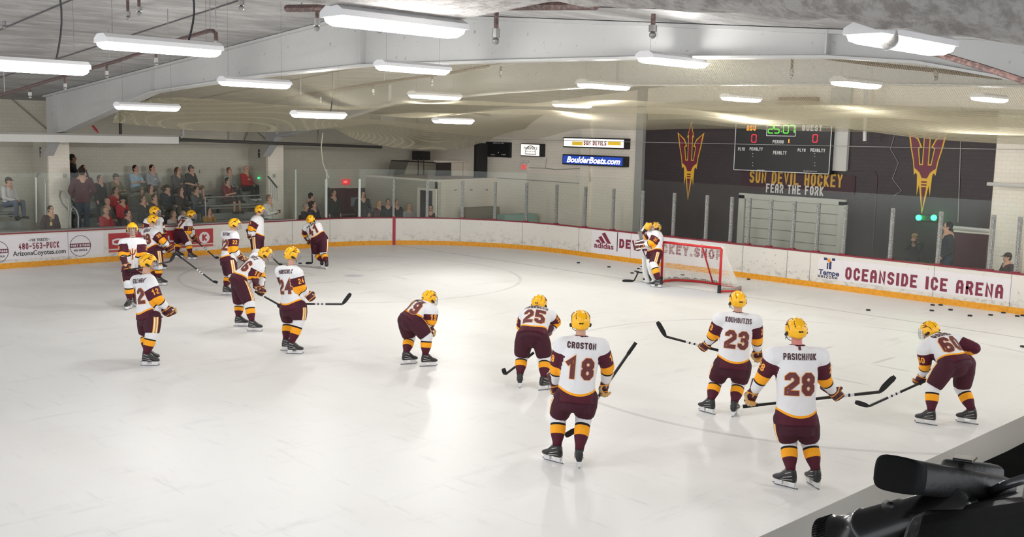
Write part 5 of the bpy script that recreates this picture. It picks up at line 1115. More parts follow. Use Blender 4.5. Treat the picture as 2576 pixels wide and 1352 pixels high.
player('19', 'WALKER'[:0]+'WALSH', TC, 58, dict(H=(543, 225), N=(505, 295), SL=(420, 330), SR=(575, 385), EL=(500, 470), WL=(530, 570), ER=(570, 485), WR=(545, 560), PL=(270, 480), PR=(390, 500), KL=(318, 670), KR=(510, 660), BL=(308, 975), BR=(528, 1000)), PL+'number 19, crouching alone in the centre', 50, .2, (5, 15), fwd={'WL': .3, 'WR': .3})
player('24', 'MARSCALCO'[:8], TB, 48, dict(H=(695, 452), N=(682, 545), SL=(600, 590), SR=(735, 610), EL=(640, 720), WL=(705, 800), ER=(762, 710), WR=(812, 772), GR=(865, 830), PL=(650, 880), PR=(750, 880), KL=(662, 990), KR=(748, 990), BL=(665, 1232), BR=(712, 1258)), PL+'number 24, standing with a stick pointing right', 70, 0, (40, 42), fwd={'dstick': .3, 'sside': .1}, stick=[(640, 852), (1100, 856), (1165, 768)])
player('16', 'RIEDEX'[:0]+'WERTZ', TB, 62, dict(H=(478, 448), N=(442, 492), SL=(390, 480), SR=(425, 570), EL=(445, 640), WL=(440, 720), ER=(395, 625), WR=(398, 695), GR=(405, 755), PL=(250, 660), PR=(275, 680), KL=(265, 850), KR=(345, 850), BL=(278, 1035), BR=(388, 1075)), PL+'number 16, bending forward beside number 24', 80, .3, (25, 25), fwd={'WL': .3, 'WR': .3, 'dstick': .2}, stick=[(395, 755), (575, 855), (600, 880)])
player('22', 'CLIFTON'[:7], TB, 66, dict(H=(228, 205), N=(208, 262), SL=(150, 290), SR=(225, 305), EL=(210, 400), WL=(290, 480), ER=(225, 410), WR=(258, 462), GR=(285, 500), PL=(165, 500), PR=(190, 505), KL=(180, 620), KR=(210, 620), BL=(172, 782), BR=(255, 800)), PL+'number 22, standing in front of the red banner end', 80, .05, (20, 20), fwd={'WL': .3, 'WR': .25})
player('3', '', TB, 78, dict(H=(432, 92), N=(408, 140), SL=(430, 175), SR=(385, 180), EL=(438, 240), WL=(425, 300), ER=(358, 235), WR=(345, 290), GR=(352, 330), PL=(420, 320), PR=(395, 320), KL=(425, 420), KR=(400, 420), BL=(430, 590), BR=(400, 606)), PL+'number 3, standing upright by the boards', 85, 0, (10, 10), fwd={'WR': .05, 'ER': -.02, 'dstick': .2}, stick=[(405, 355), (585, 530), (610, 541)])
player('41', 'WILSON', TB, 14, dict(H=(842, 170), N=(853, 208), SL=(803, 235), SR=(903, 225), EL=(792, 285), WL=(820, 335), ER=(912, 275), WR=(880, 335), PL=(880, 335), PR=(945, 325), KL=(885, 445), KR=(945, 440), BL=(932, 558), BR=(972, 570)), PL+'number 41, skating away alone near the corner boards', 20, .15, (-30, -20), fwd={'dstick': .4, 'WR': .45}, stick=[(850, 345), (856, 522), (802, 524)], cage=False)
player('12', 'STILLMAN'[:8], TA, 58, dict(H=(286, 488), N=(262, 588), SL=(195, 640), SR=(310, 665), EL=(325, 770), WL=(400, 860), ER=(360, 775), WR=(430, 845), GR=(478, 900), PL=(265, 910), PR=(320, 915), KL=(268, 1045), KR=(312, 1045), BL=(300, 1262), BR=(298, 1292)), PL+'number 12, standing nearest on the left side', 75, 0, (25, 28), fwd={'WL': .3})
player('29', '', TA, 165, dict(H=(163, 232), N=(165, 305), SR=(95, 345), SL=(232, 345), ER=(85, 430), WR=(105, 500), GR=(120, 550), EL=(250, 430), WL=(235, 510), PR=(135, 555), PL=(205, 555), KR=(135, 655), KL=(190, 655), BR=(135, 855), BL=(190, 835)), PL+'number 29, facing the camera behind number 12', 160, 0, (-20, 20), front=True, fwd={'dstick': .3, 'GR': .2}, stick=[(130, 555), (455, 487), (488, 420)])
player('39', 'JACKSON', TA, 60, dict(H=(325, 165), N=(303, 222), SL=(262, 260), SR=(340, 265), EL=(380, 330), WL=(420, 375), ER=(395, 325), WR=(442, 362), GR=(468, 400), PL=(310, 400), PR=(350, 405), KL=(330, 520), KR=(365, 525), BL=(350, 670), BR=(385, 672)), PL+'number 39, pointing a stick down to the right', 72, 0, (25, 20), fwd={'dstick': .25}, stick=[(505, 430), (785, 640), (820, 650)])
player('33', '', TA, 72, dict(H=(335, 97), N=(326, 150), SL=(375, 170), SR=(280, 180), EL=(392, 215), WL=(402, 240), ER=(262, 240), WR=(275, 310), PL=(370, 300), PR=(330, 300), KL=(388, 400), KR=(340, 400), BL=(388, 548), BR=(340, 560)), PL+'number 33, mostly hidden behind number 39', 78, 0, (10, 10))
player('27', 'BUSER'[:0]+'GRUBER', TT, 66, dict(H=(688, 170), N=(615, 245), SL=(480, 260), SR=(640, 385), EL=(700, 520), WL=(735, 640), ER=(635, 540), WR=(700, 630), GR=(760, 690), PL=(420, 560), PR=(500, 570), KL=(400, 760), KR=(620, 780), BL=(425, 1092), BR=(705, 1130)), PL+'number 27, skating right along the red banner', 85, .25, (20, 20), fwd={'WL': .35, 'dstick': .4}, stick=[(650, 610), (1195, 1085), (1262, 1112)])
# ------------------------------------------------------------------ goal
NETW = mat('goal_net_white', (226, 224, 218), .8); GR_ = mat('goal_red', (190, 24, 34), .35)
gw, gh, gd = .905, 1.112, 1.0
goal = empty('hockey_goal', (0, 0, 0), 'red hockey goal frame with a white net in front of the end boards', 'goal')
mb = MB(); mb.tube([(0, gw, .0), (0, gw, gh-.03), (0, gw-.03, gh), (0, -gw+.03, gh), (0, -gw, gh-.03), (0, -gw, 0)], .032, 10); mb.build('goal_frame', GR_, goal, smooth=True)
for y in (gw, -gw): mb = MB(); mb.tube([(-.012, y, 0), (-.012, y, .2)], .045, 10); mb.build('post_bumper', mat('bumper_black', (28, 28, 30), .6), goal)
base = [(0, -gw), (.35, -gw-.18), (.75, -gw-.12), (1.0, -gw+.25), (1.08, -.3), (1.08, .3), (1.0, gw-.25), (.75, gw+.12), (.35, gw+.18), (0, gw)]
mb = MB(); mb.tube([(x, y, .04) for x, y in base], .03, 8); mb.build('base_rail', GR_, goal, smooth=True)
mb = MB(); R_ = []
for i in range(37):
    k = i/4; a = min(int(k), 8); t = k-a; x = base[a][0]*(1-t)+base[a+1][0]*t; y = base[a][1]*(1-t)+base[a+1][1]*t
    R_.append([(x+.012, y*1.02, .005), (x+.012, y*1.02, .09+.05*math.sin(i*1.3)**2), (x+.0, y*1.0, .08), (x, y, .005)])
mb.loft(R_); mb.build('skirt', mat('skirt_grey', (150, 146, 138), .8), goal)
mb = MB(); mb.tube([(.43, 0, gh), (1.02, 0, .05)], .02, 8); mb.build('centre_brace', GR_, goal, smooth=True)
top = [(0, -gw), (.2, -gw+.05), (.35, -gw+.2), (.42, -gw+.42), (.45, -.28), (.45, .28), (.42, gw-.42), (.35, gw-.2), (.2, gw-.05), (0, gw)]
def lerp(P, k): a = min(int(k), len(P)-2); t = k-a; return np.array(P[a])*(1-t)+np.array(P[a+1])*t
def netpt(k, z, sag=0.0): b, t = lerp(base, k), lerp(top, k); q = b*(1-z)+t*z; return (q[0]+sag*math.sin(math.pi*z)*.06, q[1], .05+(gh-.05)*z)
mb = MB()
for i in range(0, 91): k = i/10; mb.tube([netpt(k+.0, z) for z in np.linspace(0, 1, 5)], .0042, 4)
for j in range(0, 26): z = j/25; mb.tube([netpt(k, z) for k in np.linspace(0, 9, 34)], .0042, 4)
for j in range(1, 24): y = -gw+2*gw*j/24; mb.tube([(0, y, gh), (.43, y*.92, gh-.005)], .004, 4)
for j in range(1, 6): x = .43*j/6; mb.tube([(x, -gw+.1*j/6, gh), (x, gw-.1*j/6, gh)], .004, 4)
o = mb.build('goal_net', NETW, goal); o['kind'] = 'stuff'
# ------------------------------------------------------------------ pucks
PK = mat('puck_rubber', (22, 22, 24), .5); mb = MB(); mb.loft([[(r*math.cos(t), r*math.sin(t), z) for t in [2*math.pi*k/20 for k in range(20)]] for r, z in ((.044, .0), (.05, .005), (.05, .024), (.044, .029))]); PKM = mb.mesh('puck', PK)
far = [(1455, 662.5), (1532, 673), (1607, 677.5), (1590, 688.5), (1600, 684), (1605, 687), (1612, 687.5)]
near_ = [(2184, 782), (2346, 769), (2366, 769), (2344, 783), (2391, 781), (2440, 796), (2492, 794), (2524, 788.5), (2559, 797), (2573, 795.5), (2573, 874)]
for i, (x, y) in enumerate(far+near_+[(1883, 704), (755, 664), (1717, 693)]):
    if i < 7: lb = ['black puck, leftmost of those left of the goal', 'black puck, second from left, left of the goal'][i] if i < 2 else 'black puck lying in the small cluster just left of the goalkeeper'
    elif i < 18: lb = {7: 'lone black puck right of the helmet of player 23', 17: 'black puck cut by the right picture edge, lower than the rest'}.get(i, 'black puck lying near the boards below the arena lettering')
    else: lb = ['black puck against the boards right of the goal', 'black puck beside the stick of player 41', 'black puck lying inside the goal net'][i-18]
    o = link(bpy.data.objects.new('puck', PKM)); o.location = V3(ground(x, y)); tag(o, lb, 'puck', 'pucks by the goal' if 2 <= i < 7 else ('pucks below the arena lettering' if 8 <= i < 17 else None))
# ------------------------------------------------------------------ goalkeeper
MASK = NT('mask_paint'); MASK.col(MASK.mix(MASK.sstep(MASK.noise(9, 2), .47, .5), MASK.mix(MASK.sstep(MASK.noise(14, 2), .5, .53), (34, 30, 30), (226, 222, 214)), (214, 160, 50))); MASK.b.inputs['Roughness'].default_value = .3
def goalie():
    ox, oy, s = TG; hf = Vector((CF[0], CF[1], 0)).normalized(); hr = Vector((hf.y, -hf.x, 0))
    g, _ = player('35', '', TG, -72, dict(H=(335, 215), N=(345, 285), SR=(245, 330), SL=(340, 350), ER=(180, 380), WR=(200, 290), GR=(215, 240), EL=(260, 480), WL=(140, 520), GL=(60, 530), PR=(290, 660), PL=(345, 670), KL=(300, 850), KR=(230, 850), BL=(345, 1240), BR=(215, 1168)), 'goalkeeper in white and maroon with big leg pads standing at the goal post', -95, .02, (0, 0), fwd={'WR': .1, 'ER': .1, 'dWR': .05}, cage=True, scale=1.05, goalie=True)
    PW, PG_, PM = mat('pad_white', (226, 226, 226), .5), mat('pad_gold', (248, 176, 40), .5), mat('pad_maroon', (84, 24, 40), .5)
    z0 = (ground(ox+300/s, oy+1200/s)-CAM) @ CF
    def Q(x, y, dz=0): return V3(CAM+ray(ox+x/s, oy+y/s)*(z0+dz))
    for nm, pts, dz in (('leg_pad', ((240, 760, 64), (262, 880, 70), (300, 1010, 72), (345, 1110, 62), (315, 1195, 58)), -.16), ('leg_pad', ((150, 720, 40), (150, 880, 40), (160, 1010, 40), (190, 1100, 36), (200, 1150, 30)), .22)):
        R = []
        for x, y, w in pts:
            c = Q(x, y, dz); hw = w/s/FPX*z0
            R.append([c+hr*hw*a+hf*b for a, b in ((-1, -.13), (.6, -.13), (1, -.08), (1, .1), (-1, .13), (-1.15, 0))])
        mb = MB(); mb.loft(R); p = mb.build(nm, PW, g, bevel=.012)
        if dz < 0:
            for nm2, dx, wd, m in (('pad_stripe', .25, .28, PG_), ('pad_stripe', -.15, .16, PM), ('pad_stripe', .65, .2, PM)):
                mb = MB(); R = []
                for i, (x, y, w) in enumerate(pts):
                    c = Q(x, y, dz); hw = w/s/FPX*z0; R.append([c+hr*hw*(dx+wd*k)+hf*(-.137 if j else -.125) for k, j in ((-1, 1), (1, 1), (1, 0), (-1, 0))])
                mb.loft(R[1:]); mb.build(nm2, m, g)
    mb = MB(); c = Q(158, 200, .1); mb.hexa([Q(180, 130, .1), Q(215, 150, .1), Q(110, 290, .1), Q(80, 275, .1)], [Q(180, 130, .2), Q(215, 150, .2), Q(110, 290, .2), Q(80, 275, .2)]); mb.build('blocker', PW, g, bevel=.01)
    mb = MB(); mb.limb(Q(205, 205, .05), Q(245, 190, .05), .1, .08); me = remeshed(mb, .015, 1, 'catching_glove'); me.materials.append(PG_); obj('catching_glove', me, g)
    mb = MB(); mb.limb(Q(50, 500, -.1), Q(30, 560, -.1), .11, .1); me = remeshed(mb, .015, 1, 'trapper'); me.materials.append(mat('trapper_brown', (90, 40, 44), .6)); obj('trapper', me, g)
    for r in ((-5, 470, 120, 440), (0, 590, 150, 570), (-15, 520, 130, 505)): mb = MB(); mb.tube([Q(r[0], r[1], -.22), Q(r[2], r[3], -.2)], .018, 6); mb.build('glove_piping', PW, g)
    for o in list(g.children):
        if o.name.startswith('helmet'):
            o.data = o.data.copy(); o.data.materials.clear(); o.data.materials.append(MASK.m)
            for c_ in o.children:
                if c_.name.startswith('fork_decal'): c_.data = c_.data.copy(); c_.data.materials.clear(); c_.data.materials.append(PG_)
    root = empty('goalie_stick', tuple(Q(60, 300)), 'wide grey goalkeeper stick held upright left of the goalkeeper', 'hockey stick')
    mb = MB(); R = []
    for x, y, w in ((50, 290, 36), (75, 330, 33), (95, 430, 30), (115, 570, 22), (125, 620, 10), (152, 700, 8)):
        c = Q(x, y, -.05); hw = w/s/FPX*z0; R.append([c-hr*hw-hf*.012, c+hr*hw-hf*.012, c+hr*hw+hf*.012, c-hr*hw+hf*.012])
    mb.loft(R[:4]); mb.build('paddle', mat('paddle_grey', (112, 112, 112), .5), root); mb = MB(); mb.loft(R[3:]); mb.build('shaft', SHA, root)
    p = [V3(CAM+ray(*q)*(z0+.4)) for q in ((1645, 604), (1597, 656.5), (1567, 659))]; p[1].z = p[2].z = .03; make_stick(p, 'x', '35'); bpy.data.objects[[o.name for o in bpy.data.objects if o.name.startswith('hockey_stick') and o.parent is None][-1]]['label'] = 'black stick reaching from behind the goalkeeper to the ice'
goalie()
# teammate crouching behind the goalkeeper: only glove and skate show
# ------------------------------------------------------------------ spectators
CL = {}
def cloth(rgb):
    if rgb not in CL: CL[rgb] = mat('cloth_%d_%d_%d' % rgb, rgb, .85, bump=.5, bscale=9, var=.14, vscale=5)
    return CL[rgb]
SHOE = mat('shoe_dark', (36, 34, 34), .6); SHOEW = mat('shoe_white', (206, 206, 206), .6)
def person(px, py, ax, v, label, floor=0.0, top=(60, 60, 64), legs=(52, 56, 66), hair=(46, 34, 28), pose='sit', face=(.45, -.9), arms='lap', cap=None, long=False, skin=(196, 150, 128), shorts=False, sleeves=True, bald=False, k=.93, extra=None, back=False, group='spectators in the stands', print_=None):
    c = V3(onplane(px, py, ax, v)); F = Vector((face[0], face[1], 0)).normalized(); U_ = Vector((0, 0, 1)); L = U_.cross(F)
    def at(f, l, u, o=c): return o+(F*f+L*l+U_*u)*k
    if pose == 'stand': k = max(.8, min(1.12, (c.z-floor+.0)/1.615))
    sit = pose == 'sit'; zr = -.74 if sit else -1.58
    root = empty('person', (c.x, c.y, c.z+(-1.2 if sit else -1.62)*k), label, 'person', group)
    N = at(-.03, 0, -.15); hip = at(-.08 if sit else -.03, 0, -.66); Ssh = {s_: at(-.04, s_*.185, -.225) for s_ in (1, -1)}; kn, an, hp = {}, {}, {}
    for s_ in (1, -1):
        hp[s_] = at(-.05 if sit else -.02, s_*.09, -.70)
        if sit: kn[s_] = at(.36, s_*(.14 if not long else .1), -.64); an[s_] = at(.38+.04*s_, s_*.12, -1.06)
        else: kn[s_] = at(.03, s_*.1, -1.1); an[s_] = at(-.0, s_*.11, -1.53)
    el, wr = {}, {}
    for s_ in (1, -1):
        if arms == 'lap': el[s_] = at(.04, s_*.27, -.5); wr[s_] = at(.27, s_*.07, -.58)
        elif arms == 'cross': el[s_] = at(.08, s_*.27, -.46); wr[s_] = at(.22, -s_*.08, -.44)
        elif arms == 'chin' and s_ == 1: el[s_] = at(.2, .18, -.46); wr[s_] = at(.15, .05, -.18)
        elif arms == 'chin': el[s_] = at(.1, -.25, -.5); wr[s_] = at(.26, 0, -.5)
        elif arms == 'phone': el[s_] = at(.1, s_*.25, -.48); wr[s_] = at(.3, s_*.06, -.42)
        elif arms == 'face': el[s_] = at(.22, s_*.2, -.34); wr[s_] = at(.18, s_*.05, -.1)
        elif arms == 'pocket': el[s_] = at(-.06, s_*.3, -.5); wr[s_] = at(.1, s_*.2, -.68)
        else: el[s_] = at(-.02, s_*.25, -.5); wr[s_] = at(.06, s_*.24, -.74)
    M = basis(F, U_); mb = MB(); head_solids(mb, c, M, k*1.02); mb.limb(N-U_*.04, c-U_*.06*k, .055*k, .05*k)
    mb.limb(N-U_*.06, hip, .13*k, .125*k); mb.limb(Ssh[1], Ssh[-1], .075*k, .075*k)
    for s_ in (1, -1):
        mb.limb(Ssh[s_], el[s_], .052*k, .042*k); mb.limb(el[s_], wr[s_], .042*k, .028*k); d = (wr[s_]-el[s_]).normalized(); sd = d.cross(U_); sd = sd.normalized() if sd.length > .1 else L
        mb.limb(wr[s_], wr[s_]+d*.06*k, .034*k, .036*k)
        for q in (-.03, -.01, .01, .03): e = wr[s_]+d*.07*k+sd*q*k; mb.limb(e, e+d*.05*k-U_*.015*k, .011*k, .009*k, 6)
        e = wr[s_]+d*.02*k; mb.limb(e, e+d*.04*k+sd*(-.045)*k*s_, .013*k, .01*k, 6)
        mb.limb(hp[s_], kn[s_], .08*k, .058*k); mb.limb(kn[s_], an[s_], .055*k, .04*k); mb.limb(hip, hp[s_], .12*k, .1*k)
    me = remeshed(mb, .0145, 1, 'body'); paint_head(me, c, M, skin, k*1.02); me.materials.append(PAINT.m); obj('body', me, root)
    mb = MB(); rr, ff = -L, F
    torso_rings(mb, [(at(-.03+b, 0, z), rr, ff, w*k, d*k) for z, w, d, b in ((-.8 if not sit else -.73, .185, .145, 0), (-.62, .185, .145, 0), (-.45, .18, .135, .01), (-.3, .205, .13, 0), (-.2, .17, .11, 0), (-.14, .075, .07, 0))], 16)
    for s_ in (1, -1):
        mb.limb(at(-.03, s_*.09, -.26), Ssh[s_], .1*k, .085*k, 10); e = wr[s_]-(wr[s_]-el[s_]).normalized()*.02 if sleeves else Ssh[s_]+(el[s_]-Ssh[s_])*.8
        if sleeves: mb.limb(Ssh[s_], el[s_], .08*k, .066*k, 10); mb.limb(el[s_], e, .064*k, .048*k, 10)
        else: mb.limb(Ssh[s_], e, .08*k, .07*k, 10)
    me = remeshed(mb, .019, 2, 'top'); me.materials.append(cloth(top)); obj('jacket' if sum(top) < 330 and sleeves else 'shirt', me, root)
    mb = MB()
    for s_ in (1, -1):
        mb.limb(hip, hp[s_], .135*k, .12*k, 10); mb.limb(hp[s_], kn[s_], .105*k, .08*k, 10)
        if not shorts: mb.limb(kn[s_], an[s_]+(kn[s_]-an[s_]).normalized()*.03, .08*k, .06*k, 10)
    me = remeshed(mb, .02, 2, 'trousers'); me.materials.append(cloth(legs)); obj('trousers', me, root)
    for s_ in (1, -1): mb = MB(); mb.limb(an[s_]+F*-.03*k-U_*.035*k, an[s_]+F*.14*k-U_*.05*k, .048*k, .038*k, 10); mb.build('shoe', SHOEW if legs[0] < 50 else SHOE, root, smooth=True)
    if cap:
        mb = MB(); R = [[c+M @ Vector(((.108*math.cos(a)*math.cos(t)-.012)*k, .097*math.cos(a)*math.sin(t)*k, (.03+.1*math.sin(a))*k)) for t in [2*math.pi*j/16 for j in range(16)]] for a in (0, .35, .7, 1.1, 1.5)]
        mb.loft(R); h = mb.build('cap', cloth(cap), root, smooth=True); mb = MB(); mb.loft([[c+M @ Vector(((.08+q)*k, y*(1-q*3)*k, (z+.035-q*.15)*k)) for y, z in ((-.07, 0), (-.03, .012), (.03, .012), (.07, 0), (.03, .005), (-.03, .005))] for q in (0, .05, .09)]); v_ = mb.build('visor', cloth(cap), root); v_.parent = h; v_.matrix_parent_inverse = h.matrix_world.inverted() if False else Matrix.Identity(4)
        v_.matrix_parent_inverse = (Matrix.Translation(Vector(root.location))).inverted() @ Matrix.Translation(Vector(root.location))
    if not bald:
        mb = MB(); mb.ball(c+M @ Vector((-.022*k, 0, .034*k)), .104*k, 14, 9, M, (.95, .86, .98)); mb.ball(c+M @ Vector((-.05*k, 0, -.02*k)), .075*k, 10, 7, M, (.8, 1, 1))
        if long:
            for y in (-1, 1): mb.limb(c+M @ Vector((-.03*k, y*.07*k, 0)), c+M @ Vector((.0, y*.095*k, -.24*k)), .045*k, .035*k)
            mb.limb(c+M @ Vector((-.06*k, 0, 0)), c+M @ Vector((-.1*k, 0, -.26*k)), .08*k, .06*k)
        hm = remeshed(mb, .014, 1, 'hair'); hm.materials.append(cloth(hair)); obj('hair', hm, root)
    if arms == 'phone': mb = MB(); mb.box(tuple(at(.37, 0, -.4)), (.05, .05, .09)); mb.build('held_phone', mat('phone_black', (20, 20, 22), .3), root)
    if print_:
        bm = bmesh.new(); bm.from_mesh(bpy.data.meshes['top'] if False else me); bm.free()
        mb = MB(); cc = at(.118, 0, -.36); mb.box((0, 0, 0), (.01, .13, .03), None); mb.v = [tuple(cc+F*x+L*y+U_*z) for x, y, z in mb.v]; mb.build('chest_print', mat('print_white', (222, 220, 216)), root)
    return root
BK_, GY, RD, KH_, NV = (34, 34, 38), (128, 130, 132), (168, 30, 40), (122, 108, 78), (34, 38, 52)
yr = lambda k_: rowy(k_)+.52
S_ = [
 (341, 425, 4, 'person in a light blue T-shirt sitting in the back row with arms folded', dict(top=(150, 178, 196), legs=(120, 118, 110), shorts=True, sleeves=False, arms='cross', hair=(24, 20, 20))),
 (383, 424, 4, 'person in a grey printed hoodie sitting in the back row', dict(top=(146, 150, 156), legs=(118, 110, 96), hair=(30, 24, 22), print_=True)),
 (447, 430, 4, 'person with long hair in a dark grey sweater in the back row', dict(top=(78, 76, 80), legs=NV, long=True, hair=(92, 66, 48), arms='cross')),
 (481, 425, 4, 'person in a black polo shirt and grey cap sitting in the back row', dict(top=(36, 40, 40), legs=(122, 106, 84), cap=(112, 110, 102), shorts=True, sleeves=False)),
 (577, 430, 4, 'person in a pale grey jacket with short hair behind the maroon shirt', dict(top=(148, 154, 150), legs=(70, 74, 74), hair=(110, 92, 74))),
 (619, 426, 4, 'grey-haired person in a bright red sweatshirt and black trousers in the back row', dict(top=(172, 28, 40), legs=(30, 32, 38), hair=(190, 186, 180), print_=True, bald=True)),
 (292, 446, 4, 'person in a khaki jacket and camouflage cap in the back row', dict(top=KH_, legs=(92, 84, 70), cap=(96, 88, 62), arms='cross')),
 (252, 450, 3, 'bearded person in a black coat standing on the bleacher steps', dict(top=(26, 28, 36), legs=(30, 32, 44), pose='stand', arms='down', hair=(96, 80, 66), back=False)),
 (210, 424, 4, 'person in a dark brown top standing behind the maroon jacket', dict(top=(58, 38, 40), legs=(54, 58, 66), pose='stand', arms='down', hair=(40, 28, 24))),
 (379, 474, 3, 'person with shoulder-length hair in an olive jacket, fourth row', dict(top=(126, 120, 98), legs=(60, 60, 60), long=True, hair=(66, 52, 42))),
 (421, 474, 3, 'person in a navy blazer over a blue shirt with a dark cap', dict(top=(34, 42, 58), legs=(70, 66, 60), cap=(52, 50, 50))),
 (455, 480, 3, 'person with long brown hair in a black cardigan and grey top', dict(top=(40, 32, 36), legs=(36, 36, 40), long=True, hair=(74, 44, 34))),
 (494, 478, 3, 'bearded person in a slate grey sweater and jeans beside the guard rail', dict(top=(84, 90, 92), legs=(46, 54, 72), hair=(44, 30, 24), arms='cross')),
 (573, 456, 3, 'person in a faded maroon T-shirt and shorts looking down at the hands', dict(top=(124, 52, 58), legs=(70, 60, 62), shorts=True, sleeves=False, arms='phone', hair=(38, 28, 26))),
 (291, 480, 3, 'person with dark hair in a bright red sweater with a white print', dict(top=(190, 30, 36), legs=(52, 50, 52), hair=(38, 24, 22), print_=True)),
 (308, 503, 2, 'person in a red shirt wearing a black cap', dict(top=(176, 32, 50), legs=(60, 40, 44), cap=(24, 30, 34))),
 (360, 502, 2, 'person in a black jacket with the chin on one hand', dict(top=(38, 38, 42), legs=(40, 40, 44), arms='chin', hair=(86, 60, 46))),
 (389, 498, 2, 'older person in a dark brown jacket in the third row', dict(top=(48, 38, 34), legs=(48, 44, 40), hair=(70, 58, 50))),
 (270, 508, 2, 'older person in a grey green jacket left of the black cap', dict(top=(92, 84, 80), legs=(70, 66, 66), bald=True)),
 (267, 532, 1, 'bald person in a red pullover in the front row', dict(top=(170, 30, 42), legs=(52, 44, 46), bald=True)),
 (322, 538, 1, 'dark-haired person in a black and dark red jacket in the front row', dict(top=(44, 36, 38), legs=(40, 38, 40), hair=(34, 24, 22))),
 (437, 540, 1, 'person in a pale pink shirt in the front row, left of number 27', dict(top=(196, 180, 180), legs=(120, 110, 108), hair=(120, 104, 92))),
 (462, 540, 1, 'blond person in a wine red sweater in the front row behind number 27', dict(top=(122, 50, 70), legs=(70, 60, 70), hair=(150, 124, 84))),
 (525, 532, 1, 'person in a mustard jacket holding a hand to the mouth', dict(top=(160, 120, 50), legs=(60, 66, 60), arms='chin', long=True, hair=(70, 46, 36))),
]
for x, y, r, lb, kw in S_: person(x, y, 1, yr(r)-(.25 if kw.get('pose') else 0), lb, floor=rowz(r), **kw)
person(22, 456, 1, yr(3), 'person in a white fork jersey and jeans sitting left of the F pillar', top=(206, 204, 202), legs=(92, 100, 116), cap=(74, 58, 46), hair=(40, 30, 26), arms='lap', face=(.5, -.85))
person(183, 398, 1, 16.2, floor=rowz(4), label='person dressed in black at the top of the steps looking down to the right', top=(22, 22, 26), legs=(24, 24, 28), pose='stand', arms='phone', hair=(20, 16, 16), face=(.95, -.3), skin=(120, 84, 66))
person(205, 432, 1, 14.9, floor=rowz(1), label='person in a maroon jacket and jeans standing with the back to the rink', top=(82, 40, 50), legs=(52, 60, 74), pose='stand', arms='pocket', hair=(40, 28, 24), face=(.2, .98), k=1.0)
person(128, 528, 1, 13.55, 'usher in a dark maroon jacket with a yellow lanyard behind the boards', top=(62, 40, 44), legs=(50, 42, 44), pose='stand', arms='pocket', hair=(36, 30, 28), face=(.3, -.95), group='people standing by the rink')
p = onplane(128, 548, 1, 13.38); mb = MB(); mb.tube([p+np.array((-.04, 0, .1)), p+np.array((0, -.0, -.12)), p+np.array((.04, 0, .1))], .008, 5); mb.box(tuple(p+np.array((0, 0, -.17))), (.06, .01, .09)); tag(mb.build('lanyard_badge', mat('lanyard_yellow', (206, 180, 96))), 'yellow lanyard with a white badge on the usher', 'badge')
person(677, 500, 1, 13.6, 'person in a white top with black backpack straps beside the G pillar', top=(204, 202, 196), legs=(50, 50, 52), pose='stand', arms='phone', hair=(120, 100, 74), face=(.5, -.85), group='people standing by the rink')
C_ = [
 (783, 494, 14.6, 'dark curly-haired person in a black coat, left behind the corner glass', dict(top=(40, 38, 36), hair=(34, 28, 26), face=(.9, -.3), arms='lap', pose='stand')),
 (770, 520, 13.9, 'person in a dark suit with the hands folded, leftmost seated', dict(top=(38, 38, 46), hair=(150, 140, 128), face=(.6, -.8))),
 (790, 516, 13.7, 'person in a dark suit and pale tie seated behind number 41', dict(top=(36, 38, 50), hair=(34, 24, 22), face=(.3, -.95))),
 (840, 487, 15.2, 'guard in a black jacket with a badge in front of the maroon doors', dict(top=(36, 36, 40), hair=(60, 44, 36), face=(0, -1), pose='stand', arms='down')),
 (913, 490, 14.2, 'person in a black coat standing half behind the pale post', dict(top=(34, 34, 38), hair=(78, 60, 40), face=(-.3, -.95), pose='stand', arms='pocket', long=True)),
 (954, 513, 14.0, 'person with long blond hair in a wine red coat', dict(top=(78, 40, 46), hair=(176, 136, 86), long=True, face=(.2, -.98))),
 (976, 509, 13.8, 'person in a black hooded jacket bending by the red line post', dict(top=(28, 28, 34), hair=(26, 24, 26), face=(-.5, -.8))),
 (998, 511, 13.8, 'blond person in a black jacket right of the red line post', dict(top=(34, 34, 36), hair=(140, 112, 74), face=(-.2, -.98))),
 (1029, 521, 13.6, 'person with long fair hair in a light grey sweatshirt', dict(top=(150, 148, 148), hair=(170, 142, 110), long=True, face=(0, -1))),
 (1083, 525, 12.6, 'dark figure seated behind the wide pale post', dict(top=(44, 40, 42), hair=(30, 26, 26), face=(-.6, -.8))),
]
def chair(c, F, k, label):
    z = c.z-.84*k; root = empty('folding_chair', (c.x, c.y, 0), label, 'chair', 'folding chairs behind the glass'); L = Vector((-F.y, F.x, 0)); M = Matrix(((F.x, L.x, 0), (F.y, L.y, 0), (0, 0, 1))); m = mat('chair_black', (40, 40, 44), .5)
    mb = MB(); mb.box(tuple(Vector((c.x, c.y, z))+F*.08), (.4, .42, .03), M); mb.build('seat', m, root); mb = MB(); mb.box(tuple(Vector((c.x, c.y, z+.34))-F*.18), (.03, .4, .3), M); mb.build('backrest', m, root)
    for a in (-.1, .26):
        for b in (-.19, .19): p = Vector((c.x, c.y, 0))+F*a+L*b; mb = MB(); mb.tube([(p.x, p.y, 0), (p.x, p.y, z)], .012, 6); mb.build('leg', m, root)
for x, y, Y, lb, kw in C_:
    person(x, y, 1, Y, lb, group='people behind the corner glass', **kw)
    if kw.get('pose') != 'stand': F_ = Vector((kw['face'][0], kw['face'][1], 0)).normalized(); chair(V3(onplane(x, y, 1, Y)), F_, .93, 'dark folding chair under the '+lb.split(' in ')[0].split(' seated')[0])
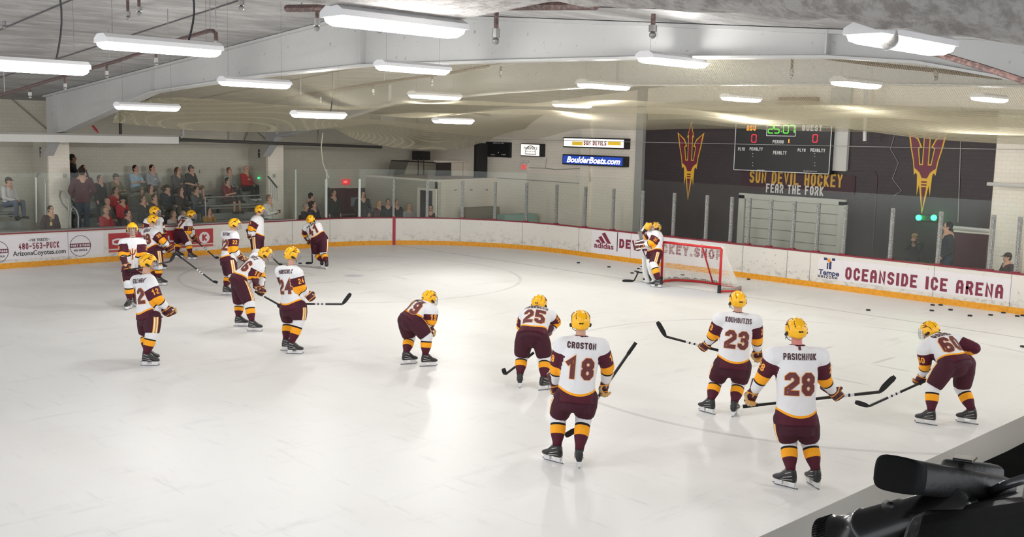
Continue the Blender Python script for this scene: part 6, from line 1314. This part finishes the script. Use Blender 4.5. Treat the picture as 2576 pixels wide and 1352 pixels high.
person(2301, 597, 0, 4.7, 'person in a cap with both hands at the face behind the end glass', top=(52, 50, 52), legs=(46, 46, 52), pose='stand', cap=(150, 130, 100), arms='face', face=(-.8, -.2), group='people behind the end glass', skin=(170, 130, 110))
person(2384, 572, 0, 4.4, 'bearded person in a dark jacket over a grey hoodie behind the end glass', top=(46, 48, 54), legs=(52, 60, 74), pose='stand', arms='pocket', hair=(24, 20, 20), face=(-.5, .8), group='people behind the end glass')
person(2534, 648, 0, 4.2, 'person in a dark cap and dark jacket low at the right edge', top=(70, 52, 56), legs=(44, 40, 42), cap=(60, 46, 42), pose='sit', face=(-.7, .7), arms='lap', group='people behind the end glass')
chair(V3(onplane(2534, 648, 0, 4.2)), Vector((-.7, .7, 0)).normalized(), .93, 'dark folding chair under the person at the right edge')
# ------------------------------------------------------------------ foreground: ledge and video camera
LG_ = mat('ledge_grey', (124, 122, 118), .4, .1, var=.08, vscale=3); 
root = empty('press_ledge', (-15.5, -13.1, 1.8), 'grey flat ledge crossing the lower right corner', 'ledge')
mb = MB(); mb.box((-15.0, -13.09, 1.76), (13, .5, .08)); mb.build('ledge_top', LG_, root, bevel=.01); mb = MB(); mb.box((-15.0, -13.12, .86), (13, .14, 1.72)); mb.build('ledge_wall', mat('ledge_wall', (90, 88, 86), .6), root)
DRK = mat('drape_black', (5, 5, 5), 1.0, spec=.02)
mb = MB(); rnd = random.Random(5); R = []
for i in range(25):
    x = -16.9+.35*i; R.append([(x, -13.14, 1.79+.0), (x, -13.16, 1.83+.02*rnd.random()), (x, -13.9, 1.84+.03*rnd.random()), (x, -15.2, 1.8), (x, -15.2, .2), (x, -13.36, .2)])
mb.loft(R); o = tag(mb.build('black_drape', DRK), 'black cloth hanging behind the grey ledge at the lower right', 'drape')
vc = empty('video_camera', tuple(V3(CAM+ray(2300, 1250)*1.5)), 'black video camera pointing at the rink in the lower right corner', 'video camera')
PBK = mat('camera_plastic', (13, 13, 14), .5, bump=.08, bscale=90); PBG = mat('camera_gloss', (10, 10, 11), .22)
def VP(x, y, d): return V3(CAM+ray(1800+x/3.3196, 1000+y/3.3196)*d)
def rq(mb, A, B, r0, r1, n=20, flat=1.0):
    a, b = A, B; d = (b-a).normalized(); u = V3(CU); u = (u-d*u.dot(d)).normalized(); w = d.cross(u)
    def sq(t): c, s = math.cos(t), math.sin(t); return math.copysign(abs(c)**.55, c), math.copysign(abs(s)**.55, s)
    R = []
    for k, q in ((0, .55), (.02, .85), (.07, 1), (.93, 1), (.98, .9), (1, .6)):
        r = (r0+(r1-r0)*k)*q; R.append([a+(b-a)*k+u*sq(t)[0]*r+w*sq(t)[1]*r*flat for t in [2*math.pi*j/n for j in range(n)]])
    mb.loft(R)
mb = MB(); rq(mb, VP(1540, 648, 1.335), VP(2400, 772, 1.46), .0225, .0185, 24, 1.35); mb.build('viewfinder', PBK, vc, smooth=True)
mb = MB(); rq(mb, VP(1490, 640, 1.33), VP(1600, 660, 1.345), .0235, .0225, 24, 1.35); mb.build('eye_cup', mat('rubber_black', (8, 8, 9), .8, spec=.2), vc, smooth=True)
mb = MB(); rq(mb, VP(1960, 590, 1.45), VP(2300, 640, 1.5), .012, .015, 16, 1.6); mb.build('accessory_shoe', PBK, vc, smooth=True)
mb = MB(); mb.hexa([VP(2000, 500, 1.44), VP(2190, 520, 1.44), VP(2150, 560, 1.38), VP(1975, 535, 1.38)], [VP(2000, 470, 1.44), VP(2190, 495, 1.44), VP(2150, 530, 1.38), VP(1975, 505, 1.38)]); mb.build('shoe_bracket', PBG, vc, bevel=.003)
def cyl(mb, A, B, prof, n=40):
    d = (B-A); u = V3(CU); dn = d.normalized(); u = (u-dn*u.dot(dn)).normalized(); w = dn.cross(u)
    mb.loft([[A+d*k+(u*math.cos(t)+w*math.sin(t))*r for t in [2*math.pi*j/n for j in range(n)]] for k, r in prof])
A, B = VP(930, 1235, 1.5), VP(2120, 880, 1.36)
mb = MB(); cyl(mb, A, B, [(.0, .022), (.0, .036), (.12, .0375), (.13, .034), (.28, .033), (.29, .035), (.33, .035), (.34, .033), (.6, .0315), (.62, .029), (1.0, .028)], 64); mb.build('lens_barrel', PBG, vc, smooth=True)
for k0, k1 in ((.01, .11),):
    mb = MB(); 
    for j in range(56):
        t = 2*math.pi*j/56; d = (B-A); dn = d.normalized(); u = V3(CU); u = (u-dn*u.dot(dn)).normalized(); w = dn.cross(u); r = .0377; o_ = (u*math.cos(t)+w*math.sin(t))*r; mb.tube([A+d*k0+o_, A+d*k1+o_], .0011, 4)
    mb.build('focus_ring', mat('rubber_black', (8, 8, 9), .8, spec=.2), vc)
mb = MB(); mb.hexa([VP(1600, 980, 1.36), VP(2700, 830, 1.3), VP(2900, 1700, 1.2), VP(1450, 1500, 1.3)], [VP(1900, 800, 1.62), VP(2700, 700, 1.6), VP(2900, 1500, 1.6), VP(1700, 1400, 1.6)]); mb.build('camera_body', PBK, vc, bevel=.02)
mb = MB(); mb.limb(VP(1440, 905, 1.36), VP(1460, 908, 1.35), .008, .006); mb.build('knob', PBK, vc, smooth=True)
mb = MB(); mb.tube([VP(2290, 800, 1.4), VP(2420, 735, 1.38), VP(2680, 650, 1.35)], .0065, 10); mb.build('handle_rod', mat('camera_chrome', (90, 90, 92), .25, .7), vc, smooth=True)
for x, y in ():
    mb = MB(); cyl(mb, VP(x, y, 1.16), VP(x+60, y-40, 1.18), [(0, .006), (0, .011), (1, .011), (1, .006)], 20); mb.build('dial', PBG, vc)
